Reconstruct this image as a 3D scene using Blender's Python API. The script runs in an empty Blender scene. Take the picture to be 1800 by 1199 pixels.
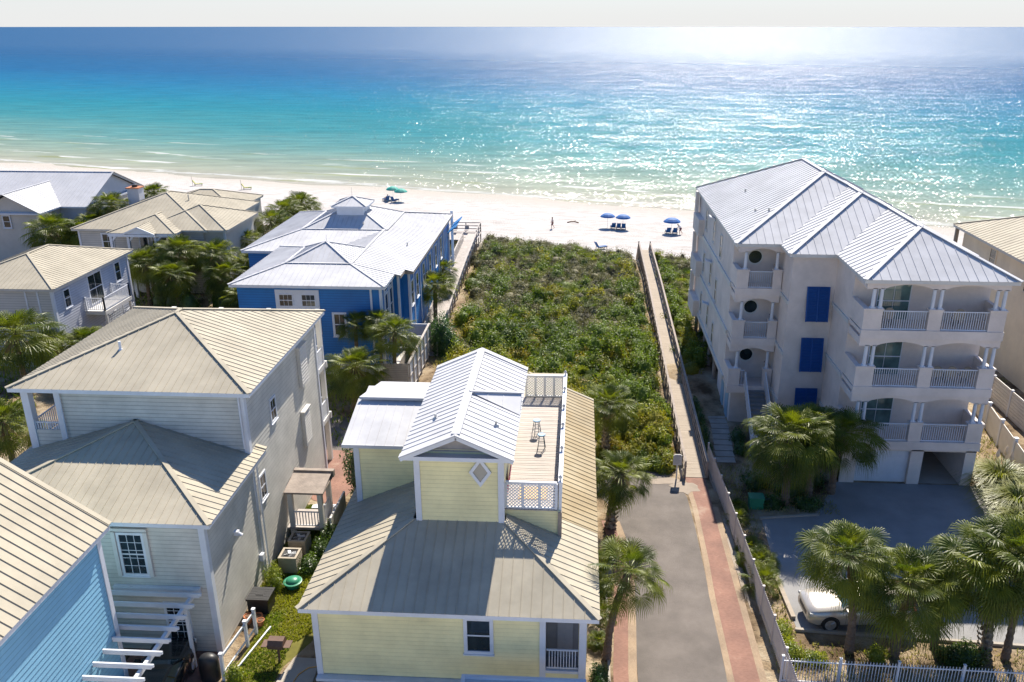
import bpy, math, random
import numpy as np
from mathutils import Vector as V, Matrix, Euler
R = math.radians
random.seed(7)
SC = bpy.context.scene
COL = SC.collection

# ---------------------------------------------------------------- camera, sky, sun, exposure
cam = bpy.data.objects.new('camera', bpy.data.cameras.new('camera'))
COL.objects.link(cam)
cam.location = (0, 0, 25)
cam.rotation_euler = (R(90 - 20.505), 0, R(3.2))
cam.data.sensor_width = 36
cam.data.lens = 29.6
cam.data.shift_x = -0.01944
cam.data.clip_start = 0.5
cam.data.clip_end = 60000
SC.camera = cam

SUN_EL, SUN_AZ = R(45.3), R(10.1)
world = bpy.data.worlds.new('World'); SC.world = world
world.use_nodes = True
wn = world.node_tree.nodes; wl = world.node_tree.links
bg = wn['Background']
sky = wn.new('ShaderNodeTexSky'); sky.sky_type = 'NISHITA'; sky.sun_disc = False
sky.sun_elevation = SUN_EL; sky.sun_rotation = SUN_AZ
sky.air_density = 1.0; sky.dust_density = 0.4; sky.ozone_density = 4.5
wtc = wn.new('ShaderNodeTexCoord'); wsep = wn.new('ShaderNodeSeparateXYZ'); wl.new(wtc.outputs['Generated'], wsep.inputs[0])
wmr = wn.new('ShaderNodeMapRange'); wmr.interpolation_type = 'SMOOTHERSTEP'; wmr.inputs['From Min'].default_value = -.02; wmr.inputs['From Max'].default_value = .15
wmr.inputs['To Min'].default_value = 1; wmr.inputs['To Max'].default_value = 0; wl.new(wsep.outputs[2], wmr.inputs['Value'])
wmx = wn.new('ShaderNodeMixRGB'); wl.new(wmr.outputs[0], wmx.inputs[0]); wtint = wn.new('ShaderNodeMixRGB'); wtint.blend_type = 'MULTIPLY'; wtint.inputs[0].default_value = 1; wtint.inputs[2].default_value = (.64, .81, 1.03, 1); wl.new(sky.outputs[0], wtint.inputs[1]); wl.new(wtint.outputs[0], wmx.inputs[1]); wmx.inputs[2].default_value = (5.1, 5.1, 5.05, 1)
wl.new(wmx.outputs[0], bg.inputs[0]); bg.inputs[1].default_value = 0.085

sl = bpy.data.lights.new('sun', 'SUN'); sl.energy = 5.0; sl.angle = R(0.5); sl.color = (1, .92, .80)
so = bpy.data.objects.new('sun', sl); COL.objects.link(so)
sv = V((math.sin(SUN_AZ) * math.cos(SUN_EL), math.cos(SUN_AZ) * math.cos(SUN_EL), math.sin(SUN_EL)))
so.rotation_euler = (-sv).to_track_quat('-Z', 'Y').to_euler()
so.location = (10, 60, 60)
SC.view_settings.view_transform = 'Standard'
SC.view_settings.look = 'None'
SC.view_settings.exposure = 0.97
SC.view_settings.gamma = 1

# ---------------------------------------------------------------- materials
def mat(name, col, rough=.6, var=.12, vs=1.5, bump=0., bs=20., spec=.4, metal=0., col2=None, stretch=(1, 1, 1), detail=4, contrast=0.25, dirt=.10):
    m = bpy.data.materials.new(name); m.use_nodes = True
    nt = m.node_tree; n = nt.nodes; l = nt.links; b = n['Principled BSDF']
    b.inputs['Roughness'].default_value = rough
    b.inputs['Specular IOR Level'].default_value = spec
    b.inputs['Metallic'].default_value = metal
    tc = n.new('ShaderNodeTexCoord'); mp = n.new('ShaderNodeMapping'); mp.inputs['Scale'].default_value = stretch
    l.new(tc.outputs['Object'], mp.inputs[0])
    no = n.new('ShaderNodeTexNoise'); no.inputs['Scale'].default_value = vs; no.inputs['Detail'].default_value = detail
    l.new(mp.outputs[0], no.inputs['Vector'])
    cr = n.new('ShaderNodeValToRGB')
    c2 = col2 if col2 else tuple(c * (1 - var) for c in col)
    c1 = col if col2 else tuple(min(c * (1 + var), 1) for c in col)
    cr.color_ramp.elements[0].position = .5 - contrast; cr.color_ramp.elements[0].color = (*c2, 1)
    cr.color_ramp.elements[1].position = .5 + contrast; cr.color_ramp.elements[1].color = (*c1, 1)
    l.new(no.outputs[0], cr.inputs[0])
    # slow large stains over the finer mottling
    dn = n.new('ShaderNodeTexNoise'); dn.inputs['Scale'].default_value = .55; dn.inputs['Detail'].default_value = 8; dn.inputs['Roughness'].default_value = .68
    l.new(tc.outputs['Object'], dn.inputs['Vector'])
    dr = n.new('ShaderNodeMapRange'); dr.inputs['From Min'].default_value = .32; dr.inputs['From Max'].default_value = .62; dr.inputs['To Min'].default_value = 1 - dirt; dr.inputs['To Max'].default_value = 1 + dirt * .25
    l.new(dn.outputs[0], dr.inputs['Value'])
    dm_ = n.new('ShaderNodeMixRGB'); dm_.blend_type = 'MULTIPLY'; dm_.inputs[0].default_value = 1; l.new(cr.outputs[0], dm_.inputs[1]); l.new(dr.outputs[0], dm_.inputs[2])
    l.new(dm_.outputs[0], b.inputs['Base Color'])
    if bump:
        n2 = n.new('ShaderNodeTexNoise'); n2.inputs['Scale'].default_value = bs; n2.inputs['Detail'].default_value = 5
        l.new(mp.outputs[0], n2.inputs['Vector'])
        bp = n.new('ShaderNodeBump'); bp.inputs['Strength'].default_value = bump; bp.inputs['Distance'].default_value = .05
        l.new(n2.outputs[0], bp.inputs['Height']); l.new(bp.outputs[0], b.inputs['Normal'])
    return m

def leafmat(name, c1, c2, trans=.35, rough=.4, vs=.35, c3=None, tcol=None, spec=.5):
    m = bpy.data.materials.new(name); m.use_nodes = True
    nt = m.node_tree; n = nt.nodes; l = nt.links; b = n['Principled BSDF']; out = n['Material Output']
    b.inputs['Roughness'].default_value = rough; b.inputs['Specular IOR Level'].default_value = spec
    tc = n.new('ShaderNodeTexCoord'); ob = n.new('ShaderNodeObjectInfo')
    no = n.new('ShaderNodeTexNoise'); no.inputs['Scale'].default_value = vs; no.inputs['Detail'].default_value = 6
    ad = n.new('ShaderNodeVectorMath'); ad.operation = 'ADD'
    l.new(tc.outputs['Object'], ad.inputs[0]); l.new(ob.outputs['Random'], ad.inputs[1]); l.new(ad.outputs[0], no.inputs['Vector'])
    cr = n.new('ShaderNodeValToRGB'); cr.color_ramp.elements[0].position = .36; cr.color_ramp.elements[0].color = (*c1, 1)
    cr.color_ramp.elements[1].position = .62; cr.color_ramp.elements[1].color = (*c2, 1)
    if c3:
        e = cr.color_ramp.elements.new(.5); e.color = (*c3, 1)
    l.new(no.outputs[0], cr.inputs[0]); l.new(cr.outputs[0], b.inputs['Base Color'])
    tr = n.new('ShaderNodeBsdfTranslucent')
    g = n.new('ShaderNodeMixRGB'); g.blend_type = 'MULTIPLY'; g.inputs[0].default_value = 1; g.inputs[2].default_value = (*(tcol or (2.6, 2.6, 1.1)), 1)
    l.new(cr.outputs[0], g.inputs[1]); l.new(g.outputs[0], tr.inputs[0])
    mx = n.new('ShaderNodeMixShader'); mx.inputs[0].default_value = trans
    l.new(b.outputs[0], mx.inputs[1]); l.new(tr.outputs[0], mx.inputs[2]); l.new(mx.outputs[0], out.inputs[0])
    return m

def glassmat(name, col=(.02, .03, .035), rough=.06, spec=.8):
    m = mat(name, col, rough=rough, var=.5, vs=1.1, spec=spec); return m

def brickmat(name, c1, c2, mortar, sx=4.5, rot=0):
    m = bpy.data.materials.new(name); m.use_nodes = True
    nt = m.node_tree; n = nt.nodes; l = nt.links; b = n['Principled BSDF']; b.inputs['Roughness'].default_value = .85
    tc = n.new('ShaderNodeTexCoord'); mp = n.new('ShaderNodeMapping'); mp.inputs['Rotation'].default_value = (0, 0, rot)
    l.new(tc.outputs['Object'], mp.inputs[0])
    br = n.new('ShaderNodeTexBrick'); br.inputs['Scale'].default_value = sx
    br.inputs['Color1'].default_value = (*c1, 1); br.inputs['Color2'].default_value = (*c2, 1); br.inputs['Mortar'].default_value = (*mortar, 1)
    br.inputs['Mortar Size'].default_value = .015
    l.new(mp.outputs[0], br.inputs[0])
    no = n.new('ShaderNodeTexNoise'); no.inputs['Scale'].default_value = .7; no.inputs['Detail'].default_value = 7
    l.new(tc.outputs['Object'], no.inputs[0])
    cr = n.new('ShaderNodeValToRGB'); cr.color_ramp.elements[0].position = .35; cr.color_ramp.elements[0].color = (.82, .8, .78, 1)
    cr.color_ramp.elements[1].position = .7; cr.color_ramp.elements[1].color = (1.25, 1.22, 1.15, 1)
    l.new(no.outputs[0], cr.inputs[0])
    g = n.new('ShaderNodeMixRGB'); g.blend_type = 'MULTIPLY'; g.inputs[0].default_value = 1
    l.new(br.outputs[0], g.inputs[1]); l.new(cr.outputs[0], g.inputs[2])
    # drifted sand patches
    n3 = n.new('ShaderNodeTexNoise'); n3.inputs['Scale'].default_value = .35; n3.inputs['Detail'].default_value = 8; n3.inputs['Roughness'].default_value = .65
    l.new(tc.outputs['Object'], n3.inputs[0])
    c3 = n.new('ShaderNodeValToRGB'); c3.color_ramp.elements[0].position = .60; c3.color_ramp.elements[0].color = (0, 0, 0, 1)
    c3.color_ramp.elements[1].position = .68; c3.color_ramp.elements[1].color = (.4, .4, .4, 1)
    l.new(n3.outputs[0], c3.inputs[0])
    g2 = n.new('ShaderNodeMixRGB'); l.new(c3.outputs[0], g2.inputs[0]); l.new(g.outputs[0], g2.inputs[1]); g2.inputs[2].default_value = (.38, .32, .24, 1)
    l.new(g2.outputs[0], b.inputs['Base Color'])
    bp = n.new('ShaderNodeBump'); bp.inputs['Strength'].default_value = .4; bp.inputs['Distance'].default_value = .02
    l.new(br.outputs['Fac'], bp.inputs['Height']); bp.invert = True; l.new(bp.outputs[0], b.inputs['Normal'])
    return m

M = dict(
    tanroof=mat('tan_metal', (0.425, 0.38, 0.29), .7, .06, .9, bump=.1, bs=2, spec=.12, stretch=(1, 1, 1), detail=6, dirt=.17),
    tanroof_old=mat('tan_metal_weathered', (.36, .30, .19), .55, .1, .5, spec=.3, detail=7, col2=(.29, .21, .10), dirt=.17),
    whiteroof=mat('white_metal_roof', (0.52, 0.52, 0.53), .65, .04, .7, spec=.15, detail=6, dirt=.17),
    greyroof=mat('pale_metal_roof', (0.52, 0.52, 0.53), .65, .05, .8, spec=.15, detail=6),
    white=mat('white_paint', (0.64, 0.66, 0.7), .5, .05, 2),
    offwhite=mat('cream_trim', (0.62, 0.6, 0.56), .55, .06, 2),
    beige=mat('beige_siding', (0.6, 0.575, 0.51), .6, .04, 1.1, detail=6, dirt=.17),
    yellow=mat('yellow_siding', (0.86, 0.765, 0.42), .6, .04, .9, detail=6, dirt=.17),
    blue=mat('royal_blue_siding', (0.006, 0.15, 0.42), .5, .1, 1),
    skyblue=mat('sky_blue_siding', (0.24, 0.49, 0.66), .55, .06, 1),
    greyblue=mat('grey_siding', (0.46, 0.48, 0.53), .6, .06, 1),
    greytan=mat('grey_tan_siding', (0.52, 0.49, 0.44), .6, .06, 1),
    stucco=mat('pink_stucco', (0.71, 0.62, 0.56), .85, .04, .6, bump=.15, bs=30, detail=7, dirt=.17),
    tanstucco=mat('tan_stucco', (0.85, 0.72, 0.54), .85, .05, .6, bump=.15, bs=30),
    shutter=mat('blue_shutter', (0.008, 0.075, 0.28), .5, .06, 2),
    glass=glassmat('dark_glass'),
    glassgreen=glassmat('green_glass', (.10, .17, .16)),
    curtain=glassmat('curtained_glass', (.10, .11, .10), .12, .6),
    deck=mat('sun_bleached_deck_board', (.46, .415, .375), .8, .1, 2.2, stretch=(.4, 6, 1), bump=.2, bs=6, detail=7, col2=(.37, .33, .295), contrast=.2),
    plank=mat('boardwalk_plank', (.38, .32, .255), .85, .1, 2.5, stretch=(.5, 5, 1), bump=.2, bs=6, detail=7, col2=(.30, .25, .195), contrast=.22),
    oldwood=mat('weathered_wood', (.30, .25, .21), .85, .2, 3, bump=.3, bs=12),
    greywood=mat('grey_wood', (.40, .36, .33), .85, .15, 3, bump=.2, bs=12),
    ply=mat('plywood', (.56, .36, .14), .7, .12, 1.5, stretch=(1, 5, 1)),
    asphalt=mat('asphalt', (0.158, 0.137, 0.12), .9, .12, .45, bump=.5, bs=60, detail=9, contrast=.15, dirt=.22),
    drive=mat('gravel_drive', (0.26, 0.255, 0.25), .9, .15, .6, bump=.5, bs=40, detail=9),
    concrete=mat('concrete', (0.36, 0.32, 0.27), .9, .1, 1.2, bump=.3, bs=20),
    pave=mat('paving_slab', (0.32, 0.29, 0.25), .9, .2, 1.2, bump=.3, bs=20),
    brick=brickmat('red_brick_paving', (.205, .098, .072), (.25, .128, .095), (.22, .15, .11)),
    tanbrick=brickmat('tan_brick_edging', (.27, .195, .125), (.31, .23, .155), (.22, .165, .12), 5, R(90)),
    bark=mat('palm_bark', (.22, .16, .12), .95, .3, 4, bump=.8, bs=9, col2=(.12, .085, .06), stretch=(1, 1, 2.5)),
    bootbark=mat('booted_bark', (.34, .27, .20), .95, .3, 5, bump=.8, bs=6, col2=(.07, .05, .035), contrast=.12),
    wood=mat('brown_wood', (.16, .09, .05), .9, .3, 4, bump=.5, bs=10),
    black=mat('black_plastic', (.02, .02, .022), .45, .2, 2),
    darkmetal=mat('dark_metal', (.05, .045, .045), .45, .2, 3, metal=.3),
    rust=mat('rusty_steel', (.13, .075, .055), .7, .25, 5),
    metal=mat('galvanised_metal', (.42, .43, .44), .35, .15, 4, metal=.7),
    acmetal=mat('tan_enamel', (.36, .31, .24), .5, .12, 3),
    steelgreen=mat('green_plastic', (.03, .22, .13), .4, .1, 2),
    terracotta=mat('terracotta', (.42, .16, .07), .8, .15, 4),
    umbblue=mat('blue_canvas', (0.002, 0.11, 0.36), .7, .08, 2),
    umbgreen=mat('green_canvas', (0.01, 0.3, 0.24), .7, .1, 2),
    chairblue=mat('navy_canvas', (.01, .08, .24), .7, .1, 2),
    chairgreen=mat('striped_canvas', (.10, .28, .12), .7, .1, 3, col2=(.55, .45, .12), contrast=.03),
    skin=mat('skin', (.50, .28, .19), .6, .06, 3),
    hair=mat('dark_hair', (.04, .025, .015), .7, .2, 8),
    cloth=mat('pale_shirt', (.42, .38, .38), .8, .06, 5),
    shorts=mat('dark_shorts', (.12, .05, .07), .8, .1, 5),
    stool=mat('blue_stool_paint', (0.22, 0.36, 0.5), .4, .06, 3),
    stoolleg=mat('dark_stool_paint', (.03, .07, .11), .4, .06, 3),
    carsilver=mat('champagne_car_paint', (0.5, 0.455, 0.4), .25, .03, 1, spec=.7, metal=.35),
    carblack=mat('black_car_paint', (.012, .014, .015), .15, .03, 1, spec=.8),
    tyre=mat('tyre_rubber', (.02, .02, .02), .8, .1, 5),
    rim=mat('alloy_rim', (0.65, 0.65, 0.65), .3, .1, 3, metal=.8),
    hose=mat('orange_hose', (.75, .35, .05), .5, .06, 3),
    signw=mat('sign_white', (.55, .54, .52), .5, .04, 3),
    pink=mat('red_panel', (.35, .06, .10), .5, .06, 3),
    leaf=leafmat('palm_leaf', (.038, .062, .009), (.135, .155, .016), .28, .46, .9, tcol=(2.6, 2.6, .5), spec=.25),
    leafdry=leafmat('dry_palm_leaf', (.26, .18, .09), (.36, .28, .15), .25, .6, 1.2, tcol=(1.4, 1.4, 1.2)),
    petiole=mat('leaf_stem', (.22, .24, .06), .5, .15, 3),
    shrub=leafmat('shrub_leaf', (.03, .06, .012), (.08, .13, .02), .25, .45, 1.2),
    hedge=leafmat('hedge_leaf', (.02, .055, .012), (.05, .11, .02), .25, .4, 2),
    oleander=leafmat('oleander_leaf', (.035, .07, .03), (.08, .12, .05), .25, .4, 2),
    flower=mat('pink_flower', (.6, .05, .12), .6, .1, 3),
    yshrub=leafmat('yellow_green_leaf', (.10, .14, .015), (.22, .24, .03), .35, .45, 1.5),
    plume=leafmat('pampas_plume', (.60, .50, .38), (.75, .66, .52), .3, .8, 3, tcol=(1, 1, 1)),
)

# ---------------------------------------------------------------- mesh helper
def lapshade_mat(name):
    """darkened copy of the siding colour: painted shadow line under each lap"""
    if name + '_lapshade' not in M:
        m = M[name].copy(); k = .84 if name == 'yellow' else .55; M[name + '_lapshade'] = m
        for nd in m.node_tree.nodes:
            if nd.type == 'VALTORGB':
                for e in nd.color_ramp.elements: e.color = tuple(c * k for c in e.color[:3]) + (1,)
    return M[name + '_lapshade']
OFF = {}
class MB:
    def __init__(s): s.v = []; s.f = []; s.m = []
    def poly(s, pts, m=0):
        i = len(s.v); s.v += [tuple(p) for p in pts]; s.f.append(tuple(range(i, i + len(pts)))); s.m.append(m)
    def box(s, x0, x1, y0, y1, z0, z1, m=0):
        if x0 > x1: x0, x1 = x1, x0
        if y0 > y1: y0, y1 = y1, y0
        if z0 > z1: z0, z1 = z1, z0
        i = len(s.v)
        s.v += [(x0, y0, z0), (x1, y0, z0), (x1, y1, z0), (x0, y1, z0), (x0, y0, z1), (x1, y0, z1), (x1, y1, z1), (x0, y1, z1)]
        for q in ((0, 3, 2, 1), (4, 5, 6, 7), (0, 1, 5, 4), (1, 2, 6, 5), (2, 3, 7, 6), (3, 0, 4, 7)):
            s.f.append(tuple(i + k for k in q)); s.m.append(m)
    def ob(s, c, a, b, d, m=0):
        c, a, b, d = V(c), V(a), V(b), V(d); i = len(s.v)
        for z in (-1, 1):
            for (x, y) in ((-1, -1), (1, -1), (1, 1), (-1, 1)): s.v.append(tuple(c + a * x + b * y + d * z))
        for q in ((0, 3, 2, 1), (4, 5, 6, 7), (0, 1, 5, 4), (1, 2, 6, 5), (2, 3, 7, 6), (3, 0, 4, 7)):
            s.f.append(tuple(i + k for k in q)); s.m.append(m)
    def bar(s, p, q, w, h, m=0, up=(0, 0, 1)):
        p, q, up = V(p), V(q), V(up); d = q - p
        if d.length < 1e-6: return
        a = d.normalized().cross(up)
        if a.length < 1e-4: a = V((1, 0, 0))
        a.normalize(); b = a.cross(d.normalized()).normalized()
        s.ob((p + q) / 2, d / 2, a * w / 2, b * h / 2, m)
    def tube(s, p, q, r0, r1=None, n=8, m=0, caps=True):
        r1 = r0 if r1 is None else r1; p, q = V(p), V(q); d = (q - p).normalized()
        a = d.cross(V((0, 0, 1)));
        if a.length < 1e-3: a = V((1, 0, 0))
        a.normalize(); b = d.cross(a); i = len(s.v)
        for (c, r) in ((p, r0), (q, r1)):
            for k in range(n):
                t = 2 * math.pi * k / n; s.v.append(tuple(c + a * math.cos(t) * r + b * math.sin(t) * r))
        for k in range(n):
            s.f.append((i + k, i + (k + 1) % n, i + n + (k + 1) % n, i + n + k)); s.m.append(m)
        if caps:
            s.f.append(tuple(i + n - 1 - k for k in range(n))); s.m.append(m); s.f.append(tuple(i + n + k for k in range(n))); s.m.append(m)
    def path(s, pts, r, n=6, m=0):
        for a, b in zip(pts[:-1], pts[1:]): s.tube(a, b, r, r, n, m)
    def lathe(s, c, prof, n=12, m=0, sx=1, sy=1):
        i = len(s.v); c = V(c)
        for (r, z) in prof:
            for k in range(n):
                t = 2 * math.pi * k / n; s.v.append((c.x + r * sx * math.cos(t), c.y + r * sy * math.sin(t), c.z + z))
        for j in range(len(prof) - 1):
            for k in range(n):
                s.f.append((i + j * n + k, i + j * n + (k + 1) % n, i + (j + 1) * n + (k + 1) % n, i + (j + 1) * n + k)); s.m.append(m)
        s.f.append(tuple(i + (len(prof) - 1) * n + k for k in range(n))); s.m.append(m)
        s.f.append(tuple(i + n - 1 - k for k in range(n))); s.m.append(m)
    def build(s, name, mats, parent=None, loc=None, smooth=False):
        o = V(loc) if loc is not None else (OFF[parent.name] if parent is not None else V((0, 0, 0)))
        me = bpy.data.meshes.new(name)
        me.from_pydata([(a - o.x, b - o.y, c - o.z) for (a, b, c) in s.v], [], s.f)
        if isinstance(mats, str) and 1 in s.m: mats = [mats, lapshade_mat(mats)]
        if not isinstance(mats, (list, tuple)): mats = [mats]
        for mm in mats: me.materials.append(M[mm] if isinstance(mm, str) else mm)
        if len(mats) > 1: me.polygons.foreach_set('material_index', s.m)
        if smooth: me.polygons.foreach_set('use_smooth', [True] * len(s.f))
        me.update()
        if smooth: me.set_sharp_from_angle(angle=R(55))
        ob = bpy.data.objects.new(name, me); COL.objects.link(ob)
        if parent is not None: ob.parent = parent
        else: ob.location = o
        OFF[ob.name] = o
        return ob

def parts(s, name, mats, parent, eps=.03):
    """build each separate piece of the collected mesh as an object of its own"""
    par = list(range(len(s.v)))
    def find(i):
        while par[i] != i: par[i] = par[par[i]]; i = par[i]
        return i
    for f in s.f:
        r = find(f[0])
        for k in f[1:]: par[find(k)] = r
    comp = {}
    for i in range(len(s.v)): comp.setdefault(find(i), []).append(i)
    bb = [([min(s.v[i][k] for i in c) - eps for k in range(3)], [max(s.v[i][k] for i in c) + eps for k in range(3)], c) for c in comp.values()]
    grp = list(range(len(bb)))
    def fg(i):
        while grp[i] != i: i = grp[i]
        return i
    for i in range(len(bb)):
        for j in range(i):
            if all(bb[i][0][k] < bb[j][1][k] and bb[j][0][k] < bb[i][1][k] for k in range(3)): grp[fg(i)] = fg(j)
    of = {}
    for i, b in enumerate(bb):
        for v in b[2]: of[v] = fg(i)
    sub = {}
    for f, m in zip(s.f, s.m):
        q = sub.setdefault(of[f[0]], (MB(), {})); ix = []
        for k in f:
            if k not in q[1]: q[1][k] = len(q[0].v); q[0].v.append(s.v[k])
            ix.append(q[1][k])
        q[0].f.append(tuple(ix)); q[0].m.append(m)
    return [q[0].build(name, mats, parent) for q in sub.values()]

def tag(o, label=None, cat=None, group=None, kind=None):
    if label: o['label'] = label
    if cat: o['category'] = cat
    if group: o['group'] = group
    if kind: o['kind'] = kind
    return o
def thing(name, label, cat, loc, group=None):
    o = bpy.data.objects.new(name, None); COL.objects.link(o); o.location = loc; o.empty_display_size = .3
    OFF[o.name] = V(loc); return tag(o, label, cat, group)
KIDS = {}
def copy_tree(o, loc=None, rz=None, scale=None, label=None, group=None, parent=None):
    c = o.copy(); COL.objects.link(c)
    if parent is not None: c.parent = parent
    if loc is not None: c.location = loc
    if rz is not None: c.rotation_euler = (0, 0, rz)
    if scale is not None: c.scale = (scale,) * 3 if not isinstance(scale, (tuple, list)) else scale
    if label: c['label'] = label
    if group: c['group'] = group
    if o.name not in KIDS: KIDS[o.name] = [k for k in bpy.data.objects if k.parent == o]
    for ch in KIDS[o.name]:
        copy_tree(ch, parent=c)
    return c
def npmesh(name, verts, faces, mats, parent=None, mi=None, loc=(0, 0, 0), smooth=False):
    """verts (n,3) array; faces (m,4) array of quads"""
    me = bpy.data.meshes.new(name); nv, nf = len(verts), len(faces); k = faces.shape[1]
    me.vertices.add(nv); me.vertices.foreach_set('co', verts.astype(np.float32).ravel())
    me.loops.add(nf * k); me.loops.foreach_set('vertex_index', faces.astype(np.int32).ravel())
    me.polygons.add(nf); me.polygons.foreach_set('loop_start', (np.arange(nf) * k).astype(np.int32))
    me.polygons.foreach_set('loop_total', np.full(nf, k, np.int32))
    for mm in (mats if isinstance(mats, list) else [mats]): me.materials.append(M[mm] if isinstance(mm, str) else mm)
    if mi is not None: me.polygons.foreach_set('material_index', mi.astype(np.int32))
    if smooth: me.polygons.foreach_set('use_smooth', np.ones(nf, bool))
    me.update(calc_edges=True)
    o = bpy.data.objects.new(name, me); COL.objects.link(o)
    if parent is not None: o.parent = parent
    else: o.location = loc
    OFF[o.name] = V(loc)
    return o

# ---------------------------------------------------------------- building pieces
def pln(axis, c, sgn):
    """box in wall coordinates: u along the wall, z up, w out of the wall"""
    def f(mb, u0, u1, z0, z1, w0, w1, m=0):
        if axis == 'y': mb.box(u0, u1, c + sgn * w0, c + sgn * w1, z0, z1, m)
        else: mb.box(c + sgn * w0, c + sgn * w1, u0, u1, z0, z1, m)
    return f
def siding(mb, axis, c, sgn, u0, u1, z0, z1, e=.19, lo=.027, wf=None, m=0):
    z = z0
    P = (lambda u, zz, w: (u, c + sgn * w, zz)) if axis == 'y' else (lambda u, zz, w: (c + sgn * w, u, zz))
    while z < z1 - .01:
        zt = min(z + e, z1); a0, a1 = (u0, u1) if wf is None else wf(z); b0, b1 = (u0, u1) if wf is None else wf(zt)
        if a1 > a0:
            g = min(.034, (zt - z) * .4)
            mb.poly([P(a0, z + g, lo), P(a1, z + g, lo), P(b1, zt, .006), P(b0, zt, .006)], m)
            mb.poly([P(a0, z, .003), P(a1, z, .003), P(a1, z + g, .003), P(a0, z + g, .003)], 1)  # groove takes the darkened siding colour, a painted lap shadow
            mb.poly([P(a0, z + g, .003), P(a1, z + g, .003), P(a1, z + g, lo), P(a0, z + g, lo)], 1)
        z = zt
def window(root, axis, c, sgn, u, z, w, h, nx=2, ny=2, trim=.11, glass='glass', frame='white', proud=.06, name='window', sill=True, off=0.):
    f = pln(axis, c + sgn * off, sgn); mb = MB(); h2, w2 = h / 2, w / 2
    f(mb, u - w2 - trim, u - w2, z - h2 - trim, z + h2 + trim, .0, proud)
    f(mb, u + w2, u + w2 + trim, z - h2 - trim, z + h2 + trim, .0, proud)
    f(mb, u - w2, u + w2, z + h2, z + h2 + trim, .0, proud + .002); f(mb, u - w2, u + w2, z - h2 - trim, z - h2, .0, proud + .002)
    if sill: f(mb, u - w2 - trim - .03, u + w2 + trim + .03, z - h2 - trim - .05, z - h2 - trim, .0, proud + .04)
    f(mb, u - w2, u + w2, z - .03, z + .03, .03, .047)
    for k in range(1, nx): f(mb, u - w2 + w * k / nx - .012, u - w2 + w * k / nx + .012, z - h2, z + h2, .03, .04)
    for k in range(1, ny):
        if abs(k / ny - .5) > .01: f(mb, u - w2, u + w2, z - h2 + h * k / ny - .012, z - h2 + h * k / ny + .012, .03, .042)
    wo = mb.build(name, frame, root)
    g = MB(); f(g, u - w2, u + w2, z - h2, z + h2, .0, .031); g.build('pane', glass, wo)
    return wo
def railing(root, p, q, z, h=1., sp=.13, t=.025, mt='white', name='railing', posts=True, top=.06, zq=None):
    p, q = V((p[0], p[1], z)), V((q[0], q[1], z if zq is None else zq)); d = q - p; L = d.length; mb = MB()
    up = V((0, 0, 1))
    mb.bar(p + up * h, q + up * h, top, .05); mb.bar(p + up * .1, q + up * .1, .04, .05)
    n = max(2, int(L / sp)); u = d.normalized()
    for k in range(1, n):
        a = p + d * k / n; mb.ob(a + up * (h / 2 + .04), V((t / 2, 0, 0)), V((0, t / 2, 0)), up * (h / 2 - .06))
    if posts:
        for a in (p, q): mb.ob(a + up * (h / 2 + .04), V((.05, 0, 0)), V((0, .05, 0)), up * (h / 2 + .05))
    return mb.build(name, mt, root)
def roofpoly(mb, pts, seam=.4, rh=.026, rw=.03, m=0, phase=.13):
    pts = [V(p) for p in pts]
    n = (pts[1] - pts[0]).cross(pts[2] - pts[0])
    k = 3
    while n.length < 1e-6 and k < len(pts): n = (pts[1] - pts[0]).cross(pts[k] - pts[0]); k += 1
    n.normalize()
    if n.z < 0: n = -n; pts = pts[::-1]
    mb.poly(pts, m)
    if not seam: return
    g = V((n.x * n.z, n.y * n.z, -(n.x ** 2 + n.y ** 2)))
    if g.length < 1e-5: return
    g.normalize(); e = n.cross(g)
    S = [p.dot(e) for p in pts]; k = math.floor(min(S) / seam)
    while k * seam < max(S):
        s = k * seam + phase; k += 1; hits = []
        for i in range(len(pts)):
            a, b = pts[i], pts[(i + 1) % len(pts)]; sa, sb = S[i] - s, S[(i + 1) % len(pts)] - s
            if sa * sb < 0: hits.append(a + (b - a) * (sa / (sa - sb)))
        if len(hits) == 2 and (hits[0] - hits[1]).length > .15:
            a, b = hits; i = len(mb.v); w = e * rw / 2; up = n * rh
            for p in (a, b):
                for q in (-w, -w * .6 + up, w * .6 + up, w): mb.v.append(tuple(p + q))
            for q in ((0, 1, 5, 4), (1, 2, 6, 5), (2, 3, 7, 6), (0, 3, 2, 1), (4, 5, 6, 7)):
                mb.f.append(tuple(i + x for x in q)); mb.m.append(m)
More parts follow.
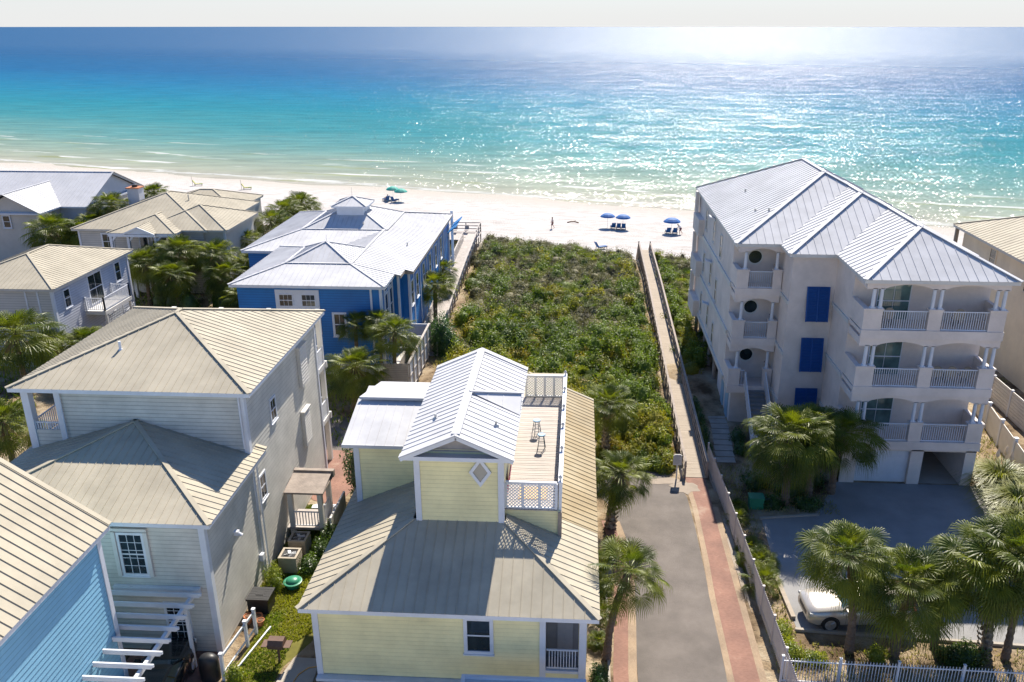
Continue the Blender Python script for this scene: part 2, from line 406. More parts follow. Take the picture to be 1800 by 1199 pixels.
def hipfaces(x0, x1, y0, y1, ze, s, tmax=None, gable=(), skip=()):
    """faces and edges of a hip roof over a rectangle; gable: sides 'n','s','e','w' without a hip"""
    w, d = x1 - x0, y1 - y0; t = min(w, d) / 2
    if gable: t = (w if ('n' in gable or 's' in gable) else d) / 2
    if tmax: t = min(t, tmax)
    a, b, c, e = (0 if k in gable else t for k in ('w', 'e', 's', 'n'))
    z = ze + s * t
    A, B, C_, D = V((x0, y0, ze)), V((x1, y0, ze)), V((x1, y1, ze)), V((x0, y1, ze))
    ia, ib, ic, id_ = V((x0 + a, y0 + c, z)), V((x1 - b, y0 + c, z)), V((x1 - b, y1 - e, z)), V((x0 + a, y1 - e, z))
    if w <= d and not tmax and not gable: ia.x = ib.x = ic.x = id_.x = (x0 + x1) / 2
    if w > d and not tmax and not gable: ia.y = ib.y = ic.y = id_.y = (y0 + y1) / 2
    if gable and not tmax and ('n' in gable or 's' in gable): ia.x = ib.x = ic.x = id_.x = (x0 + x1) / 2
    if gable and not tmax and ('e' in gable or 'w' in gable): ia.y = ib.y = ic.y = id_.y = (y0 + y1) / 2
    fs = []
    def add(l):
        o = []
        for p in l:
            if not o or (p - o[-1]).length > 1e-4: o.append(p)
        if (o[0] - o[-1]).length < 1e-4: o.pop()
        if len(o) >= 3: fs.append(o)
    if 's' not in gable and 's' not in skip: add([A, B, ib, ia])
    if 'e' not in gable and 'e' not in skip: add([B, C_, ic, ib])
    if 'n' not in gable and 'n' not in skip: add([C_, D, id_, ic])
    if 'w' not in gable and 'w' not in skip: add([D, A, ia, id_])
    eds = [(A, ia), (B, ib), (C_, ic), (D, id_), (ia, ib), (ib, ic), (ic, id_), (id_, ia)]
    eds = [(p, q) for p, q in eds if (p - q).length > .01]
    u = []
    for p, q in eds:
        if not any((p - r).length + (q - t2).length < .01 or (p - t2).length + (q - r).length < .01 for r, t2 in u): u.append((p, q))
    return fs, u, (A, B, C_, D)
def roof(root, rects, mt, seam=.4, trim='white', rh=.026, capw=.2, name='roof', fasc=.2, extra=(), extracaps=(), capmat=None):
    mb = MB(); caps = MB(); fs = MB()
    for r in rects:
        x0, x1, y0, y1, ze, s = r[:6]; kw = r[6] if len(r) > 6 else {}
        faces, eds, cor = hipfaces(x0, x1, y0, y1, ze, s, kw.get('tmax'), kw.get('gable', ()), kw.get('skip', ()))
        for f in faces: roofpoly(mb, f, seam, rh)
        for p, q in eds:
            if abs(p.z - q.z) < 1e-3 and kw.get('tmax') and kw.get('nobreakcap'): continue
            if kw.get('nocap') and kw['nocap'](p, q): continue
            caps.bar(p + V((0, 0, .03)), q + V((0, 0, .03)), capw, .05)
        if fasc:
            z1 = ze - .012; z0 = ze - fasc; i = .03; T = .06
            fs.box(x0 + i, x1 - i, y0 + i, y0 + i + T, z0, z1); fs.box(x0 + i, x1 - i, y1 - i - T, y1 - i, z0, z1)
            fs.box(x0 + i, x0 + i + T, y0 + i + T, y1 - i - T, z0, z1); fs.box(x1 - i - T, x1 - i, y0 + i + T, y1 - i - T, z0, z1)
            fs.box(x0 + i + T, x1 - i - T, y0 + i + T, y1 - i - T, z0 + .06, z0 + .1)
    for f in extra: roofpoly(mb, f, seam, rh)
    for p, q in extracaps: caps.bar(V(p) + V((0, 0, .03)), V(q) + V((0, 0, .03)), capw, .05)
    ro = mb.build(name, mt, root)
    parts(caps, 'ridge_cap', capmat or mt, ro)
    if fasc and fs.v: parts(fs, 'fascia', trim, ro)
    return ro
def corner(mb, x, y, z0, z1, w=.14, sx=1, sy=-1):
    """corner board wrapped round the outside corner at (x, y)"""
    p = .035
    mb.box(x + sx * p, x - sx * w, y + sy * p, y, z0, z1); mb.box(x + sx * p, x, y + sy * .0, y - sy * w, z0, z1)
# ---------------------------------------------------------------- ground, beach, water
def sstart(x): return 97 - .3 * x
def zg(x, y):
    s = y + .3 * x + 1.5 * np.sin(x * .07) + .8 * np.sin(x * .23 + 1)
    z = np.zeros_like(s)
    z = np.where(s > 97, -3.5 * np.clip((s - 97) / 13, 0, 1) ** .8, z)
    z = np.where(s > 110, -3.5 - .75 * np.clip((s - 110) / 39, 0, 1), z)
    z = np.where(s > 149, -4.25 - .05 * (s - 149), z)
    hum = np.clip((y - 52) / 8, 0, 1) * np.clip((98 - s) / 6, 0, 1) * (x > -11) * (x < 30)
    z = z + hum * (.35 + .3 * np.sin(x * .5 + y * .21) * np.sin(y * .33 - x * .2))
    return z
def zg1(x, y): return float(zg(np.array([float(x)]), np.array([float(y)]))[0])
def grid(name, xs, ys, zf, mt, kind='structure'):
    X, Y = np.meshgrid(xs, ys); Z = zf(X, Y); nx, ny = len(xs), len(ys)
    v = np.stack([X.ravel(), Y.ravel(), Z.ravel()], 1); i = np.arange(nx * ny).reshape(ny, nx)
    f = np.stack([i[:-1, :-1].ravel(), i[:-1, 1:].ravel(), i[1:, 1:].ravel(), i[1:, :-1].ravel()], 1)
    o = npmesh(name, v, f, mt, smooth=True); o['kind'] = kind; return o

def groundmat():
    m = bpy.data.materials.new('sandy_soil'); m.use_nodes = True; n = m.node_tree.nodes; l = m.node_tree.links; b = n['Principled BSDF']
    b.inputs['Roughness'].default_value = .95; b.inputs['Specular IOR Level'].default_value = .15
    tc = n.new('ShaderNodeTexCoord'); no = n.new('ShaderNodeTexNoise'); no.inputs['Scale'].default_value = .45; no.inputs['Detail'].default_value = 9; no.inputs['Roughness'].default_value = .6
    l.new(tc.outputs['Object'], no.inputs[0])
    cr = n.new('ShaderNodeValToRGB'); els = cr.color_ramp.elements
    els[0].position = .36; els[0].color = (.085, .055, .03, 1); els[1].position = .66; els[1].color = (.42, .35, .25, 1)
    e = els.new(.5); e.color = (.27, .20, .125, 1); l.new(no.outputs[0], cr.inputs[0])
    # beach and seaward dune face are pale sand: shore coordinate
    sh = n.new('ShaderNodeVectorMath'); sh.operation = 'DOT_PRODUCT'; sh.inputs[1].default_value = (.3, 1, 0)
    l.new(tc.outputs['Object'], sh.inputs[0])
    mr = n.new('ShaderNodeMapRange'); mr.inputs['From Min'].default_value = 92; mr.inputs['From Max'].default_value = 99
    l.new(sh.outputs['Value'], mr.inputs['Value'])
    n2 = n.new('ShaderNodeTexNoise'); n2.inputs['Scale'].default_value = 1.2; n2.inputs['Detail'].default_value = 8; n2.inputs['Roughness'].default_value = .65
    mp = n.new('ShaderNodeMapping'); mp.inputs['Rotation'].default_value = (0, 0, R(16.7)); mp.inputs['Scale'].default_value = (.35, 1.2, 1); l.new(tc.outputs['Object'], mp.inputs[0]); l.new(mp.outputs[0], n2.inputs[0])
    c2 = n.new('ShaderNodeValToRGB'); c2.color_ramp.elements[0].position = .35; c2.color_ramp.elements[0].color = (.38, .35, .325, 1); c2.color_ramp.elements[1].position = .62; c2.color_ramp.elements[1].color = (.53, .505, .48, 1)
    l.new(n2.outputs[0], c2.inputs[0])
    # wet sand close to the water
    wr = n.new('ShaderNodeMapRange'); wr.inputs['From Min'].default_value = 139; wr.inputs['From Max'].default_value = 148
    l.new(sh.outputs['Value'], wr.inputs['Value'])
    wm = n.new('ShaderNodeMixRGB'); l.new(wr.outputs[0], wm.inputs[0]); l.new(c2.outputs[0], wm.inputs[1]); wm.inputs[2].default_value = (.42, .385, .335, 1)
    mx = n.new('ShaderNodeMixRGB'); l.new(mr.outputs[0], mx.inputs[0]); l.new(cr.outputs[0], mx.inputs[1]); l.new(wm.outputs[0], mx.inputs[2])
    l.new(mx.outputs[0], b.inputs['Base Color'])
    # footprints and ripples
    n3 = n.new('ShaderNodeTexNoise'); n3.inputs['Scale'].default_value = 3.2; n3.inputs['Detail'].default_value = 6; n3.inputs['Roughness'].default_value = .7
    l.new(tc.outputs['Object'], n3.inputs[0])
    bp = n.new('ShaderNodeBump'); bp.inputs['Strength'].default_value = .8; bp.inputs['Distance'].default_value = .22
    l.new(n3.outputs[0], bp.inputs['Height']); l.new(bp.outputs[0], b.inputs['Normal'])
    return m
M['ground'] = groundmat()
xs = np.concatenate([np.arange(-420, -90, 6.), np.arange(-90, 60, 1.5), np.arange(60, 300, 6.)])
ys = np.concatenate([np.arange(-40, 50, 5.), np.arange(50, 175, 1.25), np.arange(175, 330, 6.)])
grid('ground', xs, ys, zg, 'ground')

def watermat():
    m = bpy.data.materials.new('sea_water'); m.use_nodes = True; nt = m.node_tree; n = nt.nodes; l = nt.links
    n.remove(n['Principled BSDF']); out = n['Material Output']
    tc = n.new('ShaderNodeTexCoord'); P = tc.outputs['Object']
    def math_(op, a, b=None, clamp=False):
        x = n.new('ShaderNodeMath'); x.operation = op; x.use_clamp = clamp
        for i, q in enumerate((a, b)):
            if q is None: continue
            if isinstance(q, (int, float)): x.inputs[i].default_value = q
            else: l.new(q, x.inputs[i])
        return x.outputs[0]
    def noise(scale, detail=4, stretch=(1, 1, 1), rot=R(16.7), rough=.55):
        mp = n.new('ShaderNodeMapping'); mp.inputs['Rotation'].default_value = (0, 0, rot); mp.inputs['Scale'].default_value = stretch
        l.new(P, mp.inputs[0]); x = n.new('ShaderNodeTexNoise'); x.inputs['Scale'].default_value = scale; x.inputs['Detail'].default_value = detail; x.inputs['Roughness'].default_value = rough
        l.new(mp.outputs[0], x.inputs[0]); return x
    dp = n.new('ShaderNodeVectorMath'); dp.operation = 'DOT_PRODUCT'; dp.inputs[1].default_value = (.287, .958, 0); l.new(P, dp.inputs[0])
    d = math_('SUBTRACT', dp.outputs['Value'], 142.7)
    big = noise(.006, 5, (.35, 1, 1)); wob = math_('MULTIPLY', math_('SUBTRACT', big.outputs[0], .5), 120)
    small = noise(.05, 5, (.3, 1, 1)); wob2 = math_('MULTIPLY', math_('SUBTRACT', small.outputs[0], .5), 16)
    wf = math_('MULTIPLY', d, .012, True); dd = math_('ADD', d, math_('MULTIPLY', math_('ADD', wob, wob2), wf))
    cr = n.new('ShaderNodeValToRGB'); E = cr.color_ramp.elements
    stops = [(0, (.31, .295, .24)), (8, (.25, .27, .205)), (24, (.17, .235, .19)), (45, (.09, .205, .19)), (75, (.03, .17, .19)), (130, (.010, .148, .195)), (190, (.006, .13, .21)), (260, (.004, .104, .205)), (350, (.003, .076, .18)), (600, (.003, .062, .155))]
    for i, (p, c) in enumerate(stops):
        e = E[i] if i < 2 else E.new(1.0)
        e.position = p / 600; e.color = (*c, 1)
    l.new(math_('DIVIDE', dd, 600, True), cr.inputs[0])
    # swells near the shore: greenish fronts, broken white crests
    wn_ = noise(.035, 4, (.25, 1, 1)); ph = math_('ADD', math_('MULTIPLY', d, .62), math_('MULTIPLY', wn_.outputs[0], 13))
    sw = math_('SINE', ph)
    near = math_('SUBTRACT', 1, math_('DIVIDE', math_('SUBTRACT', d, 4), 62), True)
    fn = noise(.11, 5, (.30, 1.5, 1), rough=.66); patch = math_('MULTIPLY', math_('SUBTRACT', fn.outputs[0], .53), 12, True)
    crest = math_('MULTIPLY', math_('SUBTRACT', sw, .80), 9, True)
    foam = math_('MULTIPLY', math_('MULTIPLY', crest, patch), near, True)
    # swash lace at the edge
    ed = noise(.30, 6, (.35, 1.3, 1), rough=.7); edge = math_('SUBTRACT', 1, math_('ABSOLUTE', math_('DIVIDE', math_('SUBTRACT', math_('SUBTRACT', d, math_('MULTIPLY', ed.outputs[0], 8)), -1.5), 1.1)), True)
    foam2 = math_('MAXIMUM', foam, math_('MULTIPLY', edge, .7))
    front = math_('MULTIPLY', math_('MULTIPLY', math_('MULTIPLY', math_('SUBTRACT', math_('SINE', math_('ADD', ph, .9)), .45), 2.2, True), near), math_('MULTIPLY', patch, .9))
    g1 = n.new('ShaderNodeMixRGB'); l.new(math_('MULTIPLY', front, .6), g1.inputs[0]); l.new(cr.outputs[0], g1.inputs[1]); g1.inputs[2].default_value = (.19, .205, .06, 1)
    # wave-sized tone variation
    tn = noise(.22, 8, (.28, 1.2, 1), rough=.62); tv = n.new('ShaderNodeMapRange'); tv.inputs['From Min'].default_value = .3; tv.inputs['From Max'].default_value = .7; tv.inputs['To Min'].default_value = .78; tv.inputs['To Max'].default_value = 1.2
    l.new(tn.outputs[0], tv.inputs['Value'])
    g3 = n.new('ShaderNodeMixRGB'); g3.blend_type = 'MULTIPLY'; g3.inputs[0].default_value = 1; l.new(g1.outputs[0], g3.inputs[1]); l.new(tv.outputs[0], g3.inputs[2])
    g2 = n.new('ShaderNodeMixRGB'); l.new(foam2, g2.inputs[0]); l.new(g3.outputs[0], g2.inputs[1]); g2.inputs[2].default_value = (.5, .51, .5, 1)
    # facet normals of the chop
    a = noise(3.2, 5, (.42, 1.0, 1), rough=.6); a2 = noise(.14, 4, (.35, 1.0, 1))
    def cen(o, k):
        v = n.new('ShaderNodeVectorMath'); v.operation = 'SUBTRACT'; l.new(o, v.inputs[0]); v.inputs[1].default_value = (.5, .5, .5)
        s = n.new('ShaderNodeVectorMath'); s.operation = 'MULTIPLY'; l.new(v.outputs[0], s.inputs[0]); s.inputs[1].default_value = k; return s.outputs[0]
    far = math_('DIVIDE', math_('SUBTRACT', d, 60), 900, True); far = math_('POWER', far, .6)
    amp = n.new('ShaderNodeMapRange'); l.new(far, amp.inputs['Value']); amp.inputs['To Min'].default_value = 1.0; amp.inputs['To Max'].default_value = 1.05
    ca = n.new('ShaderNodeVectorMath'); ca.operation = 'SCALE'; l.new(cen(a.outputs['Color'], (2.3, 2.6, 0)), ca.inputs[0]); l.new(amp.outputs[0], ca.inputs['Scale'])
    v = n.new('ShaderNodeVectorMath'); v.operation = 'ADD'; l.new(ca.outputs[0], v.inputs[0]); l.new(cen(a2.outputs['Color'], (.35, .6, 0)), v.inputs[1])
    v2 = n.new('ShaderNodeVectorMath'); v2.operation = 'ADD'; l.new(v.outputs[0], v2.inputs[0]); v2.inputs[1].default_value = (0, 0, 1)
    v3 = n.new('ShaderNodeVectorMath'); v3.operation = 'NORMALIZE'; l.new(v2.outputs[0], v3.inputs[0])
    df = n.new('ShaderNodeBsdfDiffuse'); l.new(g2.outputs[0], df.inputs[0])
    gl = n.new('ShaderNodeBsdfGlossy');  gl.inputs['Color'].default_value = (1, 1, 1, 1); l.new(v3.outputs[0], gl.inputs['Normal'])
    mx = n.new('ShaderNodeMixShader'); l.new(math_('MULTIPLY', math_('SUBTRACT', 1, math_('MULTIPLY', foam2, .8)), math_('ADD', .085, math_('MULTIPLY', far, .005))), mx.inputs[0])
    l.new(math_('ADD', math_('MULTIPLY', far, .25), .09), gl.inputs['Roughness']); l.new(df.outputs[0], mx.inputs[1]); l.new(gl.outputs[0], mx.inputs[2]); l.new(mx.outputs[0], out.inputs[0])
    return m
M['water'] = watermat()
mb = MB(); wx = .958, -.287
def shp(a, d): return (a * .958 + (142.7 + d) * .287, -a * .287 + (142.7 + d) * .958, -4.25)
mb.poly([shp(-30000, -8), shp(30000, -8), shp(30000, 40000), shp(-30000, 40000)])
tag(mb.build('sea_water', 'water'), kind='structure')

def sheet(name, pts, z, mt, kind='structure', extra=None):
    mb = MB(); mb.poly([(x, y, z) for x, y in pts])
    for e in extra or []: mb.poly([(x, y, z) for x, y in e])
    return tag(mb.build(name, mt), kind=kind)
def slab(name, pts, z0, z1, mt, kind='structure'):
    mb = MB(); mb.poly([(x, y, z1) for x, y in pts]); k = len(pts)
    for i in range(k):
        a, b = pts[i], pts[(i + 1) % k]; mb.poly([(a[0], a[1], z0), (b[0], b[1], z0), (b[0], b[1], z1), (a[0], a[1], z1)])
    return tag(mb.build(name, mt), kind=kind)
# lane: comes up from the bottom, bends left behind the yellow house
lane = [(2.65, 12), (6.55, 12), (6.42, 27.6), (6.5, 33), (6.53, 38.8), (6.45, 42), (6.0, 43.9), (5.0, 44.6), (3.5, 45.6), (0, 49.5), (-8, 51.2), (-26, 51.2), (-26, 46.6), (-9, 46.4), (-2, 45.6), (.8, 43.4), (2.2, 40.5), (2.9, 37), (2.95, 33), (2.8, 28)]
sheet('bounce_ground', [(-60, -40), (60, -40), (60, 21), (6.6, 21), (6.6, 12), (2.6, 12), (2.6, 21), (-14, 21), (-14, 17), (-60, 17)], .006, mat('pale_bounce_ground', (.62, .56, .46), .9, .1, .6))  # unseen pale ground, added to bounce light onto the shaded front walls
sheet('lane_asphalt', lane, .012, 'asphalt')
def strip(name, L, Rr, z, mt):
    mb = MB()
    for i in range(len(L) - 1): mb.poly([(*L[i], z), (*Rr[i], z), (*Rr[i + 1], z), (*L[i + 1], z)])
    return tag(mb.build(name, mt), kind='structure')
yy = [12, 20, 27.6, 30, 33.2, 36, 38.9, 41, 43.2, 44.3]
red_l = [6.80, 6.80, 6.72, 6.73, 6.74, 6.84, 6.88, 6.90, 6.80, 6.45]
strip('brick_path', [(a, y) for a, y in zip(red_l, yy)], [(7.75, y) for y in yy], .020, 'brick')
strip('brick_path_edging', [(a - .28, y) for a, y in zip(red_l, yy)], [(a - .002, y) for a, y in zip(red_l, yy)], .016, 'tanbrick')
strip('brick_path_edging', [(7.752, y) for y in yy[:-2]], [(8.05, y) for y in yy[:-2]], .016, 'tanbrick')
y2 = [12, 24, 28, 31, 34, 37, 39.3]
lx = [1.72, 1.78, 1.80, 1.95, 2.05, 1.95, 1.55]
strip('brick_walk', [(a, y) for a, y in zip(lx, y2)], [(a + .62, y) for a, y in zip(lx, y2)], .020, 'brick')
strip('brick_walk_edging', [(a + .622, y) for a, y in zip(lx, y2)], [(a + .98, y) for a, y in zip(lx, y2)], .016, 'tanbrick')
sheet('brick_forecourt', [(-14.6, 40.5), (-13.1, 40.0), (-12.4, 43), (-11.8, 46.3), (-16, 46.5), (-16.5, 43)], .018, 'brick')
sheet('brick_driveway', [(-18.6, 17), (-14.0, 17), (-14.45, 27.2), (-14.7, 28.2), (-18.6, 28.2)], .018, 'brick')
sheet('gravel_driveway', [(10.0, 31.0), (26, 30.2), (27, 40), (25.4, 41), (23.2, 44.2), (15.3, 44.2), (13.3, 40.6), (10.2, 39.9), (10.0, 35)], .012, 'drive')
sheet('garage_floor', [(20.0, 44.3), (22.5, 44.3), (22.5, 49), (20.0, 49)], .02, 'concrete')
# stone slab walk beside the tall building
mb = MB()
for k in range(15):
    y = 46.2 + k * .78; x = 8.75 + .35 * min(1, k / 6); mb.box(x, x + 1.15, y, y + .68, 0, .03)
tag(mb.build('paving_slab_walk', 'pave'), kind='structure')
slab('concrete_pad', [(-11.6, 28.0), (-10.45, 27.98), (-10.35, 24.5), (-12.3, 24.5)], 0, .06, 'concrete')

# lawn (blades) between the houses
def lawn(name, poly_x, n, h, m_, seed, z0=0., w=.03):
    rng = np.random.default_rng(seed); x = rng.uniform(poly_x[0], poly_x[1], n); y = rng.uniform(poly_x[2], poly_x[3], n)
    keep = poly_x[4](x, y); x, y = x[keep], y[keep]; k = len(x); a = rng.uniform(0, 2 * np.pi, k); hh = h * rng.uniform(.5, 1.3, k); z = zg(x, y) + z0
    dx, dy = np.cos(a) * w, np.sin(a) * w; lx_, ly_ = rng.normal(0, h * .5, k), rng.normal(0, h * .5, k)
    v = np.stack([np.stack([x - dx, y - dy, z], 1), np.stack([x + dx, y + dy, z], 1), np.stack([x + lx_ + dx * .3, y + ly_ + dy * .3, z + hh], 1), np.stack([x + lx_ - dx * .3, y + ly_ - dy * .3, z + hh], 1)], 1).reshape(-1, 3)
    f = np.arange(k * 4).reshape(k, 4); o = npmesh(name, v, f, m_); o['kind'] = 'stuff'; return o
M['grass'] = leafmat('grass_blade', (.10, .13, .012), (.20, .21, .02), .25, .6, .7, c3=(.13, .18, .015))
M['dunegrass'] = leafmat('dry_grass', (.20, .17, .07), (.34, .29, .13), .2, .7, .7, c3=(.16, .17, .05))
def lawnmask(x, y):
    edge = -10.6 + .5 * np.sin(y * 1.3) - .35 * np.clip((33 - y), 0, 6) * (x > -12) * (y < 30.5) * .9
    return (x < edge) & (x > -14.75) & ~((x < -13.75) & (y < 32)) & ~((y < 28.1) & (x > -11.9))
lawn('lawn_grass', (-14.8, -10, 23, 40, lawnmask), 42000, .09, 'grass', 3)
sheet('lawn_soil', [(-14.6, 22), (-12.4, 22), (-11.9, 27.5), (-11.2, 29), (-10.9, 31.5), (-10.4, 34), (-10.2, 39.5), (-14.7, 39.8), (-14.7, 32), (-13.7, 31.6), (-13.9, 27)], .008, mat('lawn_soil', (.13, .12, .02), .95, .25, 2.5))
def edgemask(x, y):
    return ((x > 8.6) & (x < 9.9) & (y > 28) & (y < 46)) | ((x > 9.8) & (x < 25) & (y < 30.2) & (y > 26.5)) | ((x > 23.4) & (x < 27) & (y > 40)) | ((x > 9.4) & (x < 14.6) & (y > 40.6) & (y < 46) & ~(x < 9.6))
lawn('verge_grass', (8.6, 27, 24, 56, edgemask), 30000, .16, 'dunegrass', 5, w=.025)
lawn('bank_grass', (-12.2, -8.2, 52, 90, lambda x, y: (np.sin(x * 2.1 + y * .7) > .1)), 9000, .22, 'dunegrass', 6)
lawn('garden_grass', (-60, -15, 45, 100, lambda x, y: np.sin(x * .5 + y * .3) > .2), 26000, .3, 'grass', 8, w=.06)

# ---------------------------------------------------------------- dune scrub: one mass of evergreen bushes
M['scrub'] = leafmat('grey_olive_scrub_leaf', (0.108, 0.097, 0.061), (0.223, 0.199, 0.110), .2, .65, .5, c3=(0.146, 0.142, 0.065), tcol=(1.7, 1.8, .8), spec=.3)
M['scrubg'] = leafmat('green_scrub_leaf', (0.055, 0.084, 0.016), (0.154, 0.199, 0.024), .24, .6, .4, c3=(0.092, 0.131, 0.020), tcol=(1.8, 1.9, .7), spec=.3)
M['scruby'] = leafmat('yellow_scrub_leaf', (0.094, 0.120, 0.017), (0.250, 0.204, 0.020), .28, .6, .4, c3=(0.167, 0.168, 0.017), tcol=(1.8, 1.7, .6), spec=.3)
def bushes(name, pts, mt, n, leaf, seed, parent=None, core=True, mi=None):
    """pts rows: x y z rx ry rz ; leafy cushions made of small leaf blades round lumpy cores"""
    rng = np.random.default_rng(seed); B = len(pts); P = np.repeat(pts, n, 0); k = len(P)
    th = rng.uniform(0, 2 * np.pi, k); u = rng.uniform(-.15, 1, k); s = np.sqrt(1 - np.clip(u, -1, 1) ** 2)
    dirn = np.stack([np.cos(th) * s, np.sin(th) * s, u], 1)
    lump = 1 + .22 * np.sin(th * 3 + P[:, 0] * 5) * np.cos(u * 5 + P[:, 1] * 3) + rng.normal(0, .07, k)
    rad = lump * rng.uniform(.72, 1.03, k)
    c = P[:, :3] + dirn * P[:, 3:6] * rad[:, None]
    nrm = dirn + rng.normal(0, .6, (k, 3)); nrm /= np.linalg.norm(nrm, axis=1)[:, None]
    t = np.cross(nrm, rng.normal(0, 1, (k, 3))); t /= np.linalg.norm(t, axis=1)[:, None]; b = np.cross(nrm, t)
    L = (leaf * rng.uniform(.6, 1.35, k))[:, None]; W = L * .42
    v = np.stack([c - t * L, c + b * W, c + t * L, c - b * W], 1).reshape(-1, 3); f = np.arange(k * 4).reshape(k, 4)
    if core:
        ring = [(math.cos(a) * math.cos(e), math.sin(a) * math.cos(e), math.sin(e)) for e in (-.2, .45, 1.0) for a in np.arange(8) * math.pi / 4]
        cv = np.array(ring + [(0, 0, 1)] * 8); V_ = (pts[:, None, :3] + cv[None] * pts[:, None, 3:6] * .70).reshape(-1, 3)
        cf = [(r * 8 + a, r * 8 + (a + 1) % 8, (r + 1) * 8 + (a + 1) % 8, (r + 1) * 8 + a) for r in range(3) for a in range(8)]
        F = (np.array(cf)[None] + (np.arange(B) * 32)[:, None, None]).reshape(-1, 4) + len(v)
        v = np.concatenate([v, V_]); f = np.concatenate([f, F])
    return npmesh(name, v, f, mt, parent)
M['bushes'] = leafmat('dune_bush_leaf', (0.070, 0.108, 0.018), (0.276, 0.246, 0.024), .28, .55, .22, c3=(0.131, 0.185, 0.024), tcol=(1.8, 1.9, .7), spec=.3)
rng = np.random.default_rng(11)
def scatter(n, x0, x1, y0, y1, ok, r0, r1, h0, h1):
    x = rng.uniform(x0, x1, n); y = rng.uniform(y0, y1, n); k = ok(x, y); x, y = x[k], y[k]; m_ = len(x)
    r = rng.uniform(r0, r1, m_); h = rng.uniform(h0, h1, m_)
    return np.stack([x, y, zg(x, y) + h * .1, r, r * rng.uniform(.8, 1.2, m_), h], 1)
def okmain(x, y):
    s = y + .3 * x
    left = -9.0 - 2.2 * np.clip((y - 62) / 30, 0, 1) + .5 * np.sin(y * .6)
    return (x > left) & (x < 5.95) & (s < 98.5 + .8 * np.sin(x)) & (y > 49.5 + 1.2 * np.clip(-x - 1, 0, 8) * .4) & ~((x > 3.5) & (y < 45.6))
A_ = scatter(2500, -12, 6.2, 46.5, 101, lambda x, y: okmain(x, y), .45, 1.05, .55, 1.15)
B_ = scatter(900, 8.4, 40, 58, 101, lambda x, y: (y + .3 * x < 98.5) & ~((x > 8.9) & (x < 24) & (y < 72.5)) & ~((x > 31) & (y < 74)), .5, 1.1, .6, 1.15)
C_ = scatter(160, 1.4, 6.0, 44.8, 51, lambda x, y: (y > 45.6) | (x > 4.2), .3, .6, .35, .7)
D_ = scatter(420, -16.5, -13.6, 84, 101, lambda x, y: (y + .3 * x < 97), .4, .9, .5, 1.0)
o = bushes('dune_bushes', np.concatenate([scatter(120, -11, 5.6, 49, 66, lambda x, y: okmain(x, y), .6, 1.3, 1.3, 2.1), scatter(70, -10, 5.6, 66, 94, lambda x, y: okmain(x, y), .6, 1.2, 1.2, 1.7), scatter(50, 3.8, 6.1, 47, 90, lambda x, y: x < 6.1, .4, .7, 1.0, 1.5), scatter(60, 8.7, 9.6, 60, 92, lambda x, y: x > 0, .4, .7, .9, 1.4)]), 'bushes', 420, .10, 77); o['kind'] = 'stuff'
S_ = np.concatenate([A_, B_, C_, D_]); S_[:, 3:5] *= rng.uniform(.7, 1.25, (len(S_), 1)); S_[:, 5] *= rng.uniform(.75, 1.3, len(S_))
fld = np.sin(S_[:, 0] * .55 + 1.7 * np.sin(S_[:, 1] * .21)) + np.sin(S_[:, 1] * .47 + S_[:, 0] * .3) + rng.normal(0, .75, len(S_)) + np.clip((S_[:, 1] - 69) / 8, -1.4, 1.9)
for nm, sel, lf, nn in (('dune_scrub', fld > .55, .07, 260), ('dune_scrub_green', (fld <= .55) & (fld > -1.1), .085, 230), ('dune_scrub_yellow', fld <= -1.1, .09, 220)):
    o = bushes(nm, S_[sel], {'dune_scrub': 'scrub', 'dune_scrub_green': 'scrubg', 'dune_scrub_yellow': 'scruby'}[nm], nn, lf, 21); o['kind'] = 'stuff'
# saw palmetto fans and bright new growth standing out of the scrub
def fans(name, n, ok, mt, seed, R0=.45, box=(-11, 6, 47, 97)):
    rng = np.random.default_rng(seed); x = rng.uniform(box[0], box[1], n); y = rng.uniform(box[2], box[3], n); k = ok(x, y); x, y = x[k], y[k]
    V_ = []; F_ = []
    for cx, cy in zip(x, y):
        z0 = zg1(cx, cy) + rng.uniform(.5, .95)
        for j in range(rng.integers(4, 8)):
            a = rng.uniform(0, 6.28); el = rng.uniform(.2, 1.1); L = R0 * rng.uniform(.7, 1.2)
            D = V((math.cos(a) * math.cos(el), math.sin(a) * math.cos(el), math.sin(el))); S = D.cross(V((0, 0, 1))).normalized(); U = S.cross(D); c = V((cx, cy, z0)) + D * .3
            for q in range(9):
                t = (q - 4) / 4 * 1.5; e = D * math.cos(t) + S * math.sin(t); w = (D * -math.sin(t) + S * math.cos(t)) * .028; i = len(V_)
                V_ += [tuple(c - w * .2), tuple(c + w * .2), tuple(c + e * L + w - U * .1), tuple(c + e * L - w - U * .1)]; F_.append((i, i + 1, i + 2, i + 3))
    o = npmesh(name, np.array(V_), np.array(F_), mt); o['kind'] = 'stuff'; return o
M['palmetto'] = leafmat('palmetto_leaf', (.05, .085, .012), (.14, .16, .02), .3, .7, .5, spec=.2)
fans('saw_palmetto_growth', 420, lambda x, y: okmain(x, y) & (np.sin(x * .7 + y * .35) + np.clip((70 - y) / 20, 0, 1) > .75), 'palmetto', 31)
fans('saw_palmetto_growth', 120, lambda x, y: (y + .3 * x < 97) & (y > 60) & (x < 12), 'palmetto', 32, box=(8.6, 12, 60, 97))

